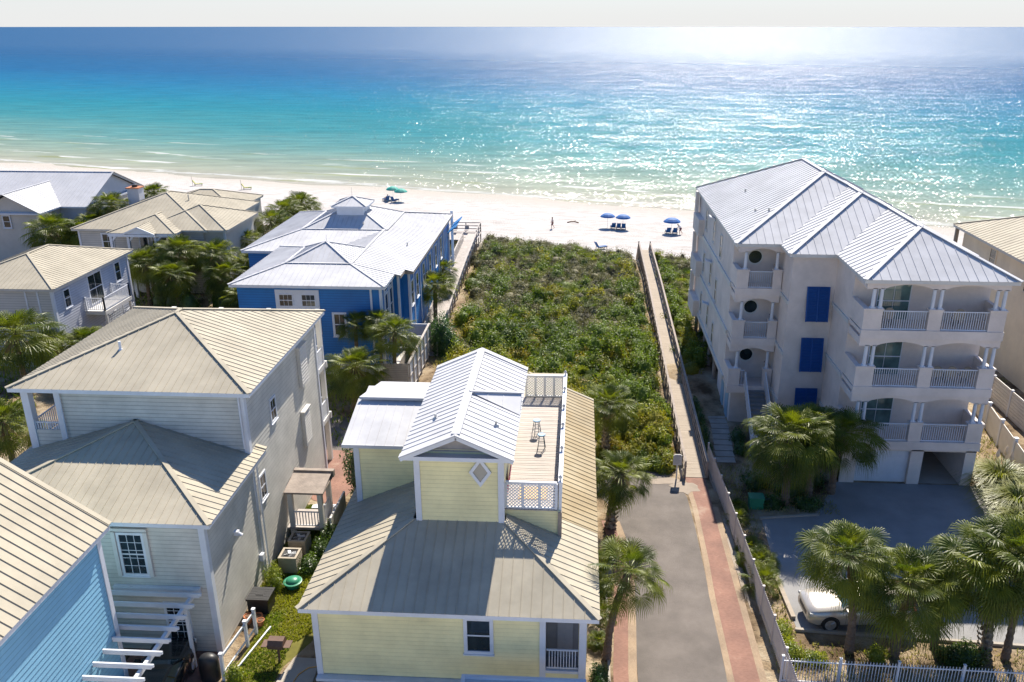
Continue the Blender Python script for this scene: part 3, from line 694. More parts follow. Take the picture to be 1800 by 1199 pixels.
# wind-blown sand lying over the ends of the paving
rs = random.Random(5); mb = MB()
for (cx, cy, rx_, ry_, n_) in ((6.3, 43.0, 1.0, .8, 16), (5.3, 43.7, 1.3, .5, 16), (8.2, 36, .22, 4.0, 26), (8.25, 44, .3, 1.6, 14)):
    mb.poly([(cx + rx_ * math.cos(2 * math.pi * k / n_) * rs.uniform(.55, 1.1), cy + ry_ * math.sin(2 * math.pi * k / n_) * rs.uniform(.55, 1.1), .024 + .0005 * len(mb.f)) for k in range(n_)])
M['drift'] = mat('drifted_sand', (.30, .25, .20), .95, .15, 1.2, bump=.4, bs=12)
tag(mb.build('drifted_sand', 'drift'), kind='stuff')
# ================================================================ yellow house with a roof-deck tower
H = thing('yellow_house', 'pale yellow house with white-roofed tower and lattice roof deck above a tan hip roof', 'house', (-4.6, 35, 0))
mb = MB(); mb.box(-9.85, -.96, 26.02, 44.6, 1.1, 4.4); mb.box(-.96, .65, 27.0, 44.6, 1.1, 4.4)
siding(mb, 'y', 26.02, -1, -9.85, -.98, 1.1, 4.42); siding(mb, 'x', .65, 1, 27.2, 44.6, 1.1, 4.42); siding(mb, 'x', -9.85, -1, 26.0, 44.6, 1.1, 4.42)
mb.box(-.96, .34, 26.0, 26.022, 1.1, 1.62)
mb.build('wall', 'yellow', H)
mb = MB(); mb.box(-9.75, .6, 26.15, 44.5, 0, 1.1); mb.build('foundation', 'greywood', H)
mb = MB(); corner(mb, -9.87, 26.0, 1.1, 4.4, .2, -1, -1); mb.box(-1.16, -.93, 25.95, 26.1, 1.1, 4.4); mb.box(.34, .62, 25.92, 26.3, 1.1, 4.4); mb.box(-.93, .34, 25.95, 26.1, 1.6, 1.72)
mb.box(-9.9, .64, 25.93, 26.05, 4.18, 4.42); mb.box(-9.9, .64, 25.72, 26.02, .96, 1.09)
parts(mb, 'corner_board', 'white', H)
p = MB(); p.box(-.95, .33, 26.9, 26.98, 1.6, 4.3); p.box(-.95, .33, 26.1, 26.9, 1.55, 1.62); sp = p.build('porch_recess', mat('porch_screen', (.17, .17, .18), .7, .1, 3), H)
d = MB(); d.box(-.5, .1, 26.84, 26.9, 1.62, 3.7); d.build('screen_door', mat('screen_door', (.26, .26, .27), .6, .1, 3), sp)
railing(H, (-.9, 26.02), (.32, 26.02), 1.72, .95, .11, .03, posts=False, name='porch_railing')
window(H, 'y', 26.0, -1, -3.49, 3.24, .86, 1.42, 1, 2, trim=.14, proud=.075, off=.0)
roof(H, [(-10.29, 1.09, 25.55, 45.0, 4.5, .44, dict(tmax=3.8, gable=('n',), nobreakcap=True))], 'tanroof', seam=.40, name='main_roof')
# weathered brown stretch of the same roofing on the road side
mb = MB(); roofpoly(mb, [(1.10, 31.2, 4.512), (1.10, 44.9, 4.512), (-.62, 44.9, 5.268), (-.62, 31.2, 5.268)], .40); mb.build('weathered_roof_side', 'tanroof_old', H)
mb = MB(); mb.box(-6.49, -.62, 33, 45, 6.1, 6.17); mb.build('roof_top', 'tanroof', H)
# tower
mb = MB(); mb.box(-6.28, -2.82, 29.33, 37.3, 5.4, 9.35)
siding(mb, 'y', 29.33, -1, -6.28, -2.82, 6.12, 9.45); siding(mb, 'x', -6.28, -1, 29.33, 37.3, 5.6, 9.3); siding(mb, 'x', -2.82, 1, 29.33, 37.3, 6.3, 9.3)
mb.build('tower_wall', 'yellow', H)
mb = MB(); mb.poly([(-6.28, 29.31, 9.42), (-2.82, 29.31, 9.42), (-4.55, 29.31, 10.2)]); mb.box(-6.28, -2.82, 29.31, 29.4, 9.3, 9.43)
mb.build('gable_panel', 'greywood', H)
mb = MB(); corner(mb, -6.31, 29.30, 6.1, 9.35, .2, -1, -1); corner(mb, -2.79, 29.30, 6.05, 9.35, .2, 1, -1)
parts(mb, 'corner_board', 'white', H)
tr = roof(H, [(-6.78, -2.32, 28.8, 37.9, 9.3, .45, dict(gable=('n', 's')))], 'whiteroof', seam=.42, name='tower_roof', fasc=.18, capw=.34)
mb = MB()
for a, b in (((-6.78, 28.78, 9.2), (-4.55, 28.78, 10.2)), ((-2.32, 28.78, 9.2), (-4.55, 28.78, 10.2))): mb.bar(a, b, .06, .2)
parts(mb, 'barge_board', 'white', tr)
for i, (x, y, z) in enumerate(((-5.75, 31.3, 9.76), (-3.2, 30.9, 9.70))):
    mb = MB(); mb.tube((x, y, z - .1), (x, y, z + .22), .05, .05, 10); mb.lathe((x, y, z - .05), [(.14, 0), (.09, .12)], 12); mb.build('vent_pipe', 'metal', tr)
# shed dormer over the deck door
mb = MB(); P1, P2, P3, P4 = (-4.5, 32.8, 10.34), (-2.36, 34.0, 9.78), (-2.34, 32.7, 9.34), (-2.36, 34.05, 9.3)
roofpoly(mb, [P1, P3, P2], 0); mb.poly([P1, P2, P4]); mb.poly([P3, P4, P2]); mb.bar(V(P1) + V((0, 0, .03)), V(P2) + V((0, 0, .03)), .14, .06)
for q in (.35, .65): mb.bar(V(P1).lerp(V(P2), q), V(P1).lerp(V(P3), q) + V((0, 0, .02)), .025, .03)
mb.build('dormer', 'whiteroof', tr)
# diamond window
mb = MB(); c = V((-3.69, 29.3, 8.43)); g = MB()
def dm(r, y): return [V((c.x - r * .68, y, c.z)), V((c.x, y, c.z - r)), V((c.x + r * .68, y, c.z)), V((c.x, y, c.z + r))]
o_, i_ = dm(.66, 29.24), dm(.44, 29.24); ob_, ib_ = dm(.66, 29.30), dm(.44, 29.30)
for k in range(4):
    j = (k + 1) % 4; mb.poly([o_[k], o_[j], i_[j], i_[k]]); mb.poly([o_[k], o_[j], ob_[j], ob_[k]]); mb.poly([i_[k], i_[j], ib_[j], ib_[k]])
w = mb.build('diamond_window', 'white', H); g.poly(dm(.44, 29.275)); g.build('pane', mat('reflecting_glass', (.22, .22, .20), .1, .3, 1, spec=.9), w)
# side wing with a shed roof
mb = MB(); mb.box(-9.72, -6.28, 32.85, 37.6, 4.6, 7.75); siding(mb, 'y', 32.85, -1, -9.72, -6.32, 4.6, 7.8); siding(mb, 'x', -9.72, -1, 32.85, 37.6, 4.6, 7.8); mb.build('wing_wall', 'yellow', H)
mb = MB(); corner(mb, -9.74, 32.83, 4.6, 7.8, .22, -1, -1); parts(mb, 'corner_board', 'white', H)
mb = MB(); roofpoly(mb, [(-10.15, 32.4, 7.85), (-6.3, 32.4, 7.85), (-6.3, 35.6, 8.62), (-10.15, 35.6, 8.62)], .42, rh=.02)
roofpoly(mb, [(-10.05, 35.45, 8.78), (-6.3, 35.45, 8.78), (-6.3, 37.1, 8.86), (-9.4, 37.1, 8.86)], 0); mb.box(-10.05, -6.3, 35.4, 35.46, 8.66, 8.785)
mb.poly([(-10.15, 32.4, 7.72), (-6.3, 32.4, 7.72), (-6.3, 37.6, 8.4), (-10.15, 37.6, 8.4)]); mb.box(-10.12, -6.3, 32.37, 32.43, 7.70, 7.86)
mb.box(-10.17, -10.11, 32.4, 37.5, 7.7, 7.84)
mb.build('wing_roof', 'whiteroof', H)
# roof deck
mb = MB(); y = 29.9
mb.box(-2.8, -.62, 29.95, 41.2, 5.3, 6.34); mb.build('deck_base', 'yellow', H)
mb = MB()
k = 0
while y < 41.2: mb.box(-2.8, -.62, y, min(y + .132, 41.2), 6.37 + .004 * (k % 3), 6.40 + .004 * (k % 3)); y += .15; k += 1
mb.build('deck_floor', 'deck', H)
mb = MB(); mb.box(-2.79, -.63, 29.96, 41.1, 6.342, 6.355); mb.build('deck_gap_shade', 'wood', H)  # dark sheet under the boards, painting shade into their gaps
mb = MB(); siding(mb, 'y', 29.95, -1, -2.8, -.62, 5.2, 6.3, .14); mb.box(-.62, -.5, 29.9, 41.2, 5.2, 6.36)
mb.build('deck_skirt', 'yellow', H)
mb = MB(); mb.box(-.60, -.44, 29.86, 30.02, 5.1, 6.34); mb.build('deck_post_base', 'oldwood', H)
mb = MB(); mb.box(-.58, -.46, 30.0, 41.2, 6.3, 7.66); mb.box(-.61, -.43, 29.9, 41.3, 7.66, 7.72); mb.build('deck_parapet', 'white', H)
def lattice(root, y, x0, x1, z0, z1, npan):
    f = MB(); f.box(x0, x1, y - .03, y + .03, z1 - .06, z1 + .03); f.box(x0, x1, y - .03, y + .03, z0, z0 + .07); f.box(x0 - .02, x1 + .02, y - .06, y + .06, z1 + .03, z1 + .07)
    for k in range(npan + 1):
        x = x0 + (x1 - x0) * k / npan; f.box(x - .055, x + .055, y - .04, y + .04, z0, z1)
    fo = f.build('lattice_frame', 'white', root); l = MB(); h = z1 - z0 - .1; zb = z0 + .06
    for pi in range(npan):
        a, b = x0 + (x1 - x0) * pi / npan + .05, x0 + (x1 - x0) * (pi + 1) / npan - .05; s = .145
        k = -int(h / s) - 1
        while a + k * s < b:
            for sg, yo in ((1, -.008), (-1, .008)):
                # line x = xs +- t, z = t ; clip to the panel
                xs_ = a + k * s if sg == 1 else a + k * s + h; t0, t1 = 0, h
                if sg == 1: t0, t1 = max(t0, a - xs_), min(t1, b - xs_)
                else: t0, t1 = max(t0, xs_ - b), min(t1, xs_ - a)
                if t1 - t0 > .03: l.bar((xs_ + sg * t0, y + yo, zb + t0), (xs_ + sg * t1, y + yo, zb + t1), .012, .034, up=(0, 1, 0) if False else (0, 0, 1))
            k += 1
    l.build('lattice', 'white', fo); return fo
lattice(H, 29.98, -2.74, -.68, 6.42, 7.60, 3)
lattice(H, 41.15, -2.6, -.62, 6.42, 7.60, 4)
for yy_ in (30.05, 32.6, 34.9, 36.9, 39.0, 41.1):
    mb = MB(); mb.lathe((-.52, yy_, 7.74), [(.05, 0), (.03, .05), (.075, .1), (.075, .17), (.02, .24)], 10); mb.build('post_lamp', 'offwhite', H)
mb = MB(); mb.ob((-2.72, 31.2, 6.95), (.03, .02, .0), (0, .55, 0), (.06, 0, .5)); tag(mb.build('leaning_board', 'pink', loc=(-2.7, 31.2, 6.4)), 'dull red board leaning against the tower wall on the roof deck', 'board')
mb = MB(); mb.box(-2.3, -1.1, 30.7, 31.7, 6.41, 6.44); tag(mb.build('plywood_sheet', 'ply', loc=(-1.7, 31.2, 6.4)), 'bare plywood sheet lying on the roof deck by the near lattice', 'plywood')
S = thing('bar_stool', 'blue bar stool on the roof deck, the nearer of the two', 'stool', (-1.52, 35.25, 6.40), 'bar stools on the roof deck')
mb = MB(); mb.lathe((-1.52, 35.25, 6.40), [(.17, .70), (.185, .72), (.185, .755), (.17, .765)], 18); mb.build('seat', 'stool', S)
for a in (0, 1, 2, 3):
    t = math.pi / 4 + a * math.pi / 2; mb = MB(); c0 = V((-1.52, 35.25, 6.40)); e = V((math.cos(t), math.sin(t), 0)); mb.tube(c0 + e * .25, c0 + e * .13 + V((0, 0, .72)), .017, .017, 8); mb.build('leg', 'stoolleg', S)
for z in (.22, .45):
    mb = MB(); r = .25 - .12 * z / .72
    for a in range(4):
        t = math.pi / 4 + a * math.pi / 2; t2 = t + math.pi / 2; mb.tube((-1.52 + r * math.cos(t), 35.25 + r * math.sin(t), 6.4 + z), (-1.52 + r * math.cos(t2), 35.25 + r * math.sin(t2), 6.4 + z), .012, .012, 6)
    mb.build('rung', 'stoolleg', S)
copy_tree(S, (-1.82, 36.75, 6.40), .4, label='blue bar stool on the roof deck, the farther of the two')
# front strip: ledge with ladder, carport roof edge
mb = MB(); mb.box(-9.6, -1.0, 24.9, 25.7, .75, .9); tag(mb.build('wooden_ledge', 'concrete', H), None)
L = thing('ladder', 'aluminium ladder lying on the ledge under the yellow wall', 'ladder', (-4.5, 25.4, .9))
for yq in (25.22, 25.55):
    mb = MB(); mb.box(-6.6, -2.6, yq, yq + .05, .92, 1.0); mb.build('ladder_rail', 'metal', L)
mb = MB()
for k in range(13): mb.box(-6.45 + k * .3, -6.42 + k * .3, 25.27, 25.55, .94, .97)
mb = mb; parts(mb, 'rung', 'metal', L)
C = thing('carport_roof', 'flat white framed carport roof below the yellow porch', 'carport', (-1.7, 22.8, 0))
mb = MB(); mb.box(-4.0, .62, 24.68, 24.82, 2.26, 2.42); mb.box(-4.0, -3.86, 20, 24.68, 2.26, 2.42); mb.box(.48, .62, 20, 24.68, 2.26, 2.42); mb.build('frame', 'white', C)
mb = MB(); mb.box(-3.86, .48, 20, 24.68, 2.28, 2.32); mb.build('roof_panel', 'greyroof', C)
for x in (-3.9, .52):
    for y in (20.2, 24.6): mb = MB(); mb.box(x, x + .1, y, y + .1, 0, 2.26); mb.build('post', 'white', C)

# ================================================================ big beige three-storey house
H = thing('beige_house', 'large beige clapboard house with tan hip roofs on two levels', 'house', (-20, 36, 0))
X1, YF, YU = -14.8, 28.21, 33.5
mb = MB(); mb.box(-25.0, X1, YF, 44.0, 0, 6.45); mb.box(-23.4, X1, YU, 44.0, 6.4, 9.75)
siding(mb, 'y', YF, -1, -25, X1, 0, 6.4); siding(mb, 'x', X1, 1, YF, YU, 0, 6.4, .22, .021); siding(mb, 'x', X1, 1, YU + .18, 44.0, 0, 9.6, .22, .021); siding(mb, 'y', YU, -1, -23.4, X1, 6.3, 9.7)
mb.build('wall', 'beige', H)
mb = MB(); corner(mb, X1 + .03, YF - .03, 0, 6.4, .22); corner(mb, X1 + .03, YU - .03, 6.5, 9.7, .22); mb.box(X1, X1 + .05, YU - .07, YU + .14, 0, 6.5); mb.box(X1, X1 + .05, 43.85, 44.05, 0, 9.7)
mb.box(-23.5, -23.3, YU - .05, YU + .1, 6.4, 9.7); parts(mb, 'corner_board', 'white', H)
mb = MB(); mb.tube((X1 + .11, YU + .3, .3), (X1 + .11, YU + .3, 6.5), .045, .045, 8); mb.tube((-14.95, YU - .14, 7.0), (-14.95, YU - .14, 9.7), .045, .045, 8); mb.tube((-23.2, YU - .12, 7.3), (-23.2, YU - .12, 9.7), .045, .045, 8)
parts(mb, 'downspout', 'white', H)
roof(H, [(-25.4, -14.3, 27.8, 34.25, 6.55, .31, dict(gable=('n',), tmax=5.5))], 'tanroof', seam=.36, name='lower_roof')
ru = roof(H, [(-25.4, -14.3, 33.1, 44.7, 9.85, .33)], 'tanroof', seam=.36, name='upper_roof')
mb = MB(); mb.tube((-21.4, 35.85, 10.7), (-21.4, 35.85, 11.15), .06, .06, 10); mb.lathe((-21.4, 35.85, 10.66), [(.15, 0), (.08, .12)], 12); mb.build('vent_pipe', 'white', ru)
# front dormer-sized windows
def shutters(root, axis, c, sgn, u, z, w, h, mt='offwhite', sw=.16):
    for s in (-1, 1):
        mb = MB(); f = pln(axis, c, sgn); a = u + s * (w / 2 + sw / 2 + .13); f(mb, a - sw / 2, a + sw / 2, z - h / 2 - .1, z + h / 2 + .15, .03, .12); mb.build('storm_shutter', mt, root)
window(H, 'y', YF, -1, -17.87, 4.82, .92, 1.85, 3, 5, proud=.07); shutters(H, 'y', YF, -1, -17.87, 4.82, .92, 1.85)
mb = MB(); mb.box(-18.6, -17.1, YF - .14, YF, 5.95, 6.08); mb.build('window_head', 'offwhite', H)
window(H, 'y', YF, -1, -16.45, 1.55, .86, 1.75, 3, 5, proud=.07)
window(H, 'x', X1, 1, 34.45, 4.45, .62, 1.15, 2, 2); window(H, 'x', X1, 1, 36.75, 7.4, .62, 1.05, 2, 2)
for (y, z, w, h) in ((41.3, 7.9, 1.1, 2.2), (41.0, 4.4, 1.0, 2.0)):
    mb = MB(); mb.box(X1 + .02, X1 + .2, y - w / 2, y + w / 2, z - h / 2, z + h / 2); mb.box(X1 + .02, X1 + .26, y - w / 2 - .05, y + w / 2 + .05, z + h / 2, z + h / 2 + .08)
    for k in range(1, 12): mb.box(X1 + .2, X1 + .215, y - w / 2 + .04, y + w / 2 - .04, z - h / 2 + h * k / 12 - .02, z - h / 2 + h * k / 12 + .02)
    mb.build('storm_shutter', 'offwhite', H)
mb = MB(); mb.box(X1 + .02, X1 + .22, 30.75, 30.95, 4.1, 4.3); mb.tube((X1 + .2, 30.85, 4.2), (X1 + .34, 30.85, 4.08), .06, .08, 8); mb.build('flood_lamp', 'white', H)
mb = MB(); mb.box(X1 + .02, X1 + .2, 33.0, 33.25, 1.2, 1.55); mb.build('meter_box', 'white', H)
# back corner porches
for x, y in ((-14.95, 45.3), (-17.8, 45.3), (-20.6, 45.3), (-23.4, 45.3)):
    mb = MB(); mb.box(x - .13, x + .13, y - .13, y + .13, 0, 9.7); mb.build('porch_post', 'offwhite', H)
for z in (3.1, 6.4): mb = MB(); mb.box(-25, -14.78, 44.05, 45.55, z - .28, z); mb.box(-25, -14.72, 45.42, 45.6, z - .36, z + .04); mb.build('porch_floor', 'offwhite', H)
for z in (3.1, 6.4):
    for a, b in (((-14.86, 44.1), (-14.86, 45.3)), ((-23.4, 45.45), (-14.95, 45.45))): railing(H, a, b, z, 1.0, .14, .035, name='porch_railing')
# west side upper porch
for x, y in ((-24.85, 33.6), (-24.85, 38.5), (-24.85, 43.6)): mb = MB(); mb.box(x - .17, x + .17, y - .17, y + .17, 5.9, 9.72); mb.build('porch_post', 'white', H)
mb = MB(); mb.box(-25, -23.4, 33.5, 44, 6.45, 6.9); siding(mb, 'y', 33.5, -1, -24.7, -23.4, 6.3, 7.65); mb.box(-24.7, -23.4, 33.5, 33.55, 6.4, 7.66); mb.build('porch_parapet', 'beige', H)
railing(H, (-24.7, 33.55), (-23.5, 33.55), 7.0, 1.0, .12, .04, name='porch_railing'); railing(H, (-24.85, 33.7), (-24.85, 43.5), 7.0, 1.0, .14, .04, name='porch_railing'); railing(H, (-23.5, 34), (-23.5, 43.5), 7.0, 1.0, .4, .04, name='porch_railing')
# little side entrance porch
P = thing('entrance_porch', 'small grey-roofed side porch with white railing against the beige house', 'porch', (-13.7, 37.5, 0))
mb = MB(); roofpoly(mb, [(-14.75, 36.75, 2.72), (-12.72, 36.75, 2.72), (-12.72, 38.55, 3.0), (-14.75, 38.55, 3.0)], 0); mb.box(-14.75, -12.72, 36.75, 38.55, 2.62, 2.71); mb.box(-14.75, -12.62, 38.45, 38.7, 2.7, 3.08); mb.build('roof', 'oldwood', P)
for x, y in ((-14.5, 36.95), (-12.95, 36.95), (-12.95, 38.4)): mb = MB(); mb.box(x - .12, x + .12, y - .12, y + .12, 0, 2.66); mb.build('post', 'offwhite', P)
mb = MB(); mb.box(-14.78, -12.85, 36.8, 38.6, .5, .62); mb.build('floor', 'greywood', P)
railing(P, (-14.4, 36.9), (-13.0, 36.9), .62, .9, .15, .04, name='railing'); railing(P, (-12.95, 37.0), (-12.95, 38.3), .62, .9, .15, .04, name='railing')
mb = MB(); mb.box(-12.55, -12.45, 36.9, 39.6, 0, 1.2); mb.build('side_screen', 'offwhite', P)
for k in range(3): mb = MB(); mb.box(-14.2, -13.0, 39.0 + k * .3, 39.3 + k * .3, 0, .46 - k * .15); mb.build('step', 'white', P)
# pergola over the drive
P = thing('pergola', 'white wooden pergola over the brick drive between blue and beige walls', 'pergola', (-16.5, 25.8, 0))
mb = MB(); mb.box(-15.62, -15.48, 20, 28.15, 2.95, 3.13); mb.box(-18.9, -15.25, 28.0, 28.16, 3.05, 3.35); mb.build('beam', 'white', P)
for k in range(11):
    y = 27.7 - k * .68; mb = MB(); mb.box(-18.9 if y > 25.5 else -17.32, -15.15, y, y + .07, 3.14, 3.34); mb.box(-15.15, -15.05, y, y + .07, 3.22, 3.34); mb.build('rafter', 'white', P)
for y in (20.3, 27.2): mb = MB(); mb.box(-15.61, -15.49, y, y + .12, 0, 2.95); mb.build('post', 'white', P)

# ================================================================ sky-blue house, bottom left
H = thing('sky_blue_house', 'sky-blue clapboard house at the near left with ribbed tan roof and white corner board', 'house', (-20, 20, 0))
mb = MB(); mb.box(-26, -17.35, 8, 25.4, 0, 7.6); siding(mb, 'x', -17.35, 1, 8, 25.4, 0, 7.6, .21, .020); siding(mb, 'y', 25.4, 1, -26, -17.35, 0, 7.6)
mb.poly([(-26, 25.4, 7.5), (-17.35, 25.4, 7.5), (-21.7, 25.4, 10.7)]); mb.build('wall', 'skyblue', H)
mb = MB(); corner(mb, -17.32, 25.43, 0, 7.6, .18, 1, 1); parts(mb, 'corner_board', 'white', H)
roof(H, [(-26.4, -17.05, 7, 25.86, 7.75, .70, dict(gable=('n', 's')))], 'tanroof', seam=.40, name='roof', rh=.035)

# ================================================================ royal-blue house with white metal roofs
H = thing('royal_blue_house', 'royal blue beach house with tiered white metal roofs and a small cupola', 'house', (-20, 72, 0))
mb = MB(); ZE = 7.0
mb.box(-25.2, -14.4, 58.55, 69, .9, 6.95); mb.box(-28.3, -13.3, 69, 84.0, .9, 6.95); mb.box(-14.4, -13.9, 62.4, 69, .9, 6.9); mb.box(-13.9, -13.3, 63.6, 69, .9, 6.9)
siding(mb, 'y', 58.55, -1, -25.2, -15.1, .9, 6.95, .2); siding(mb, 'x', -13.3, 1, 63.6, 84, .9, 6.9, .2); siding(mb, 'y', 69, -1, -28.3, -25.2, .9, 6.9, .2)
mb.build('wall', 'blue', H)
mb = MB(); mb.box(-25.1, -13.45, 58.65, 83.8, 0, .9); mb.build('ground_floor_wall', 'greytan', H)
mb = MB()
for x in (-15.15, -14.45): mb.box(x - .07, x + .07, 58.47, 58.58, .9, 6.95)
corner(mb, -14.37, 58.52, .9, 6.95, .16); corner(mb, -13.87, 62.37, .9, 6.9, .14); corner(mb, -13.27, 63.57, .9, 6.9, .14)
for y in (59.4, 60.9, 62.2): mb.box(-14.42, -14.33, y - .06, y + .06, .9, 6.9)
for y in (65.2, 68.0, 71.2, 74.5, 77.5, 80.5): mb.box(-13.3, -13.22, y - .06, y + .06, .9, 6.9)
mb.box(-14.42, -14.32, 58.6, 62.3, 3.3, 3.42)
parts(mb, 'trim_board', 'white', H)
# panelled double window on the front, single below
mb = MB(); mb.box(-22.35, -19.05, 58.49, 58.56, 3.3, 6.75); bk = mb.build('window_surround', 'white', H)
for x in (-21.55, -19.85): window(H, 'y', 58.49, -1, x, 5.95, .95, .85, 3, 1, trim=.08, proud=.05, sill=False); window(H, 'y', 58.49, -1, x, 4.5, .95, 1.35, 3, 1, trim=.08, proud=.05, sill=False)
window(H, 'y', 58.55, -1, -17.65, 4.1, .75, 1.6, 2, 2, trim=.16, proud=.07)
for y, z, h in ((59.9, 4.9, 2.4), (61.5, 4.9, 2.4)): window(H, 'x', -14.38, 1, y, z, .8, h, 1, 2, proud=.06); window(H, 'x', -14.38, 1, y, z + 1.75, .7, .5, 1, 1, proud=.05, sill=False)
for y in (64.4, 66.6, 69.6, 72.8, 76, 79): window(H, 'x', -13.28, 1, y, 4.9, .8, 1.9, 1, 2, proud=.06)
for y in (83.9, 86.7): mb = MB(); mb.box(-13.4, -13.15, y - .12, y + .12, 0, 6.9); mb.build('porch_post', 'white', H)
for y0 in (81.6, 84.6): mb = MB(); mb.ob((-12.6, y0 + 1.2, 5.95), (0, 1.1, 0), (.42, 0, .32), (.02, 0, -.03)); mb.build('awning', 'blue', H)
rf = roof(H, [(-25.65, -13.97, 58.1, 69.7, 7.2, .2424, dict(tmax=3.3, nocap=lambda p, q: p.x > -15 and q.y > 64 or (p.x > -17.5 and q.x > -17.5 and q.y > 66 and p.y > 61))), (-22.35, -17.27, 61.4, 66.4, 8.01, .43, dict(skip=())),
          (-28.8, -12.87, 68.7, 84.8, 7.0, .24, dict(tmax=4.15, skip=('e', 's'), nocap=lambda p, q: p.y < 70 and p.x > -14)), (-24.65, -17.02, 72.85, 80.65, 8.0, .42)], 'whiteroof', seam=.42, name='roof', fasc=.22, rh=.03, capw=.2,
     extra=[[(-17.27, 61.45, 8.015), (-13.5, 61.45, 7.11), (-13.5, 63.2, 7.11), (-12.85, 63.2, 6.954), (-12.85, 84.8, 6.954), (-17.02, 80.7, 7.955), (-17.27, 80.7, 8.015)],
            [(-17.25, 61.3, 8.005), (-17.25, 73, 8.005), (-21.7, 73, 6.93), (-21.7, 66.0, 6.93)], [(-28.8, 68.7, 7.0), (-17.25, 68.7, 7.0), (-17.25, 72.85, 7.996), (-24.65, 72.85, 7.996)]],
     extracaps=[((-17.25, 61.4, 8.02), (-17.25, 80.7, 8.02))])
mb = MB(); mb.box(-13.55, -12.88, 63.22, 63.28, 6.72, 6.95); mb.box(-12.93, -12.87, 63.2, 84.8, 6.72, 6.94); mb.box(-13.56, -13.5, 61.45, 63.2, 6.88, 7.09); parts(mb, 'fascia', 'plank', rf)
mb = MB(); mb.box(-22.0, -19.5, 74.9, 77.2, 8.6, 9.72); mb.build('cupola_wall', 'white', rf)
roof(rf, [(-22.4, -19.1, 74.5, 77.6, 9.72, .4)], 'whiteroof', seam=.4, name='cupola_roof', fasc=.15)
for x, y, z in ((-14.6, 69.8, 7.4), (-19.3, 73.6, 8.3)): mb = MB(); mb.tube((x, y, z - .1), (x, y, z + .25), .06, .06, 8); mb.build('vent_pipe', 'metal', rf)
for x, y, z in ((-19.8, 63.95, 8.8), (-20.8, 76.05, 10.3)): mb = MB(); mb.tube((x, y, z), (x, y, z + .9), .02, .008, 6); mb.build('lightning_rod', 'metal', rf)
# entry deck wall on its road side
F = thing('privacy_fence', 'tall white-framed board fence beside the royal blue house, running towards the sea', 'fence', (-12, 58.5, 0))
mb = MB(); mb.box(-11.86, -11.80, 54.7, 63.3, .3, 2.55)
y = 54.7
while y < 63.3: mb.box(-11.8, -11.785, y, y + .2, .3, 2.5); y += .23
mb.build('boards', 'white', F)
mb = MB()
for z in (2.55, 1.5, .3): mb.box(-11.9, -11.74, 54.65, 63.35, z, z + .09)
for y in np.arange(54.7, 63.5, 1.43): mb.box(-11.79, -11.70, y - .05, y + .05, 0, 2.6)
mb.build('frame', 'greywood', F)
mb = MB(); mb.box(-14.2, -11.87, 54.6, 54.72, 0, 2.6); siding(mb, 'y', 54.6, -1, -14.2, -11.87, 0, 2.5, .14); mb.build('end_wall', 'greywood', F)
mb = MB()
for y in (58.3, 60.8, 63.2): mb.box(-14.3, -11.87, y - .05, y + .05, 2.35, 2.47)
mb.box(-14.3, -11.87, 63.2, 63.28, .2, 2.6)
parts(mb, 'cross_rail', 'white', F)

# ================================================================ grey house with balcony, left
H = thing('grey_house', 'grey house with tan hip roof and a small white-railed balcony at the left edge', 'house', (-44, 64, 0))
mb = MB(); mb.box(-48, -39.6, 58.8, 69.8, 0, 6.45); siding(mb, 'x', -39.6, 1, 58.8, 69.8, 0, 6.45, .2); mb.build('wall', 'greyblue', H)
mb = MB(); mb.box(-48, -39.62, 58.72, 58.8, 0, 6.45); siding(mb, 'y', 58.72, -1, -48, -39.6, 0, 6.45, .2); mb.build('front_wall', 'greytan', H)
mb = MB(); corner(mb, -39.57, 58.69, 0, 6.4, .18); corner(mb, -39.57, 69.83, 0, 6.4, .18, 1, 1)
for x in (-41.7, -40.75): mb.box(x - .06, x + .06, 58.66, 58.72, 3.4, 6.2)
parts(mb, 'corner_board', 'white', H)
roof(H, [(-48.4, -39.2, 58.35, 70.4, 6.5, .33)], 'tanroof', seam=.36, name='roof', trim='greytan')
window(H, 'x', -39.6, 1, 60.4, 5.2, .7, 1.3, 1, 2); window(H, 'x', -39.6, 1, 68, 5.2, .75, 1.5, 1, 2)
window(H, 'x', -39.6, 1, 64.4, 4.85, 1.9, 2.3, 2, 1, name='glass_door', sill=False)
mb = MB(); mb.box(-39.6, -37.9, 62.4, 66.6, 3.15, 3.45); mb.build('balcony_floor', 'offwhite', H)
for a, b in (((-39.5, 62.5), (-38.0, 62.5)), ((-38.0, 62.5), (-38.0, 66.5)), ((-38.0, 66.5), (-39.5, 66.5))): railing(H, a, b, 3.45, 1.05, .16, .04, name='balcony_railing')
for y in (62.6, 66.4): mb = MB(); mb.box(-38.1, -37.92, y - .09, y + .09, 0, 3.2); mb.build('balcony_post', 'offwhite', H)
railing(H, (-38.2, 67.2), (-38.2, 60.4), 1.6, 1.0, .3, .04, zq=.2, name='stair_railing'); railing(H, (-39.2, 67.2), (-39.2, 60.4), 1.6, 1.0, .3, .04, zq=.2, name='stair_railing')

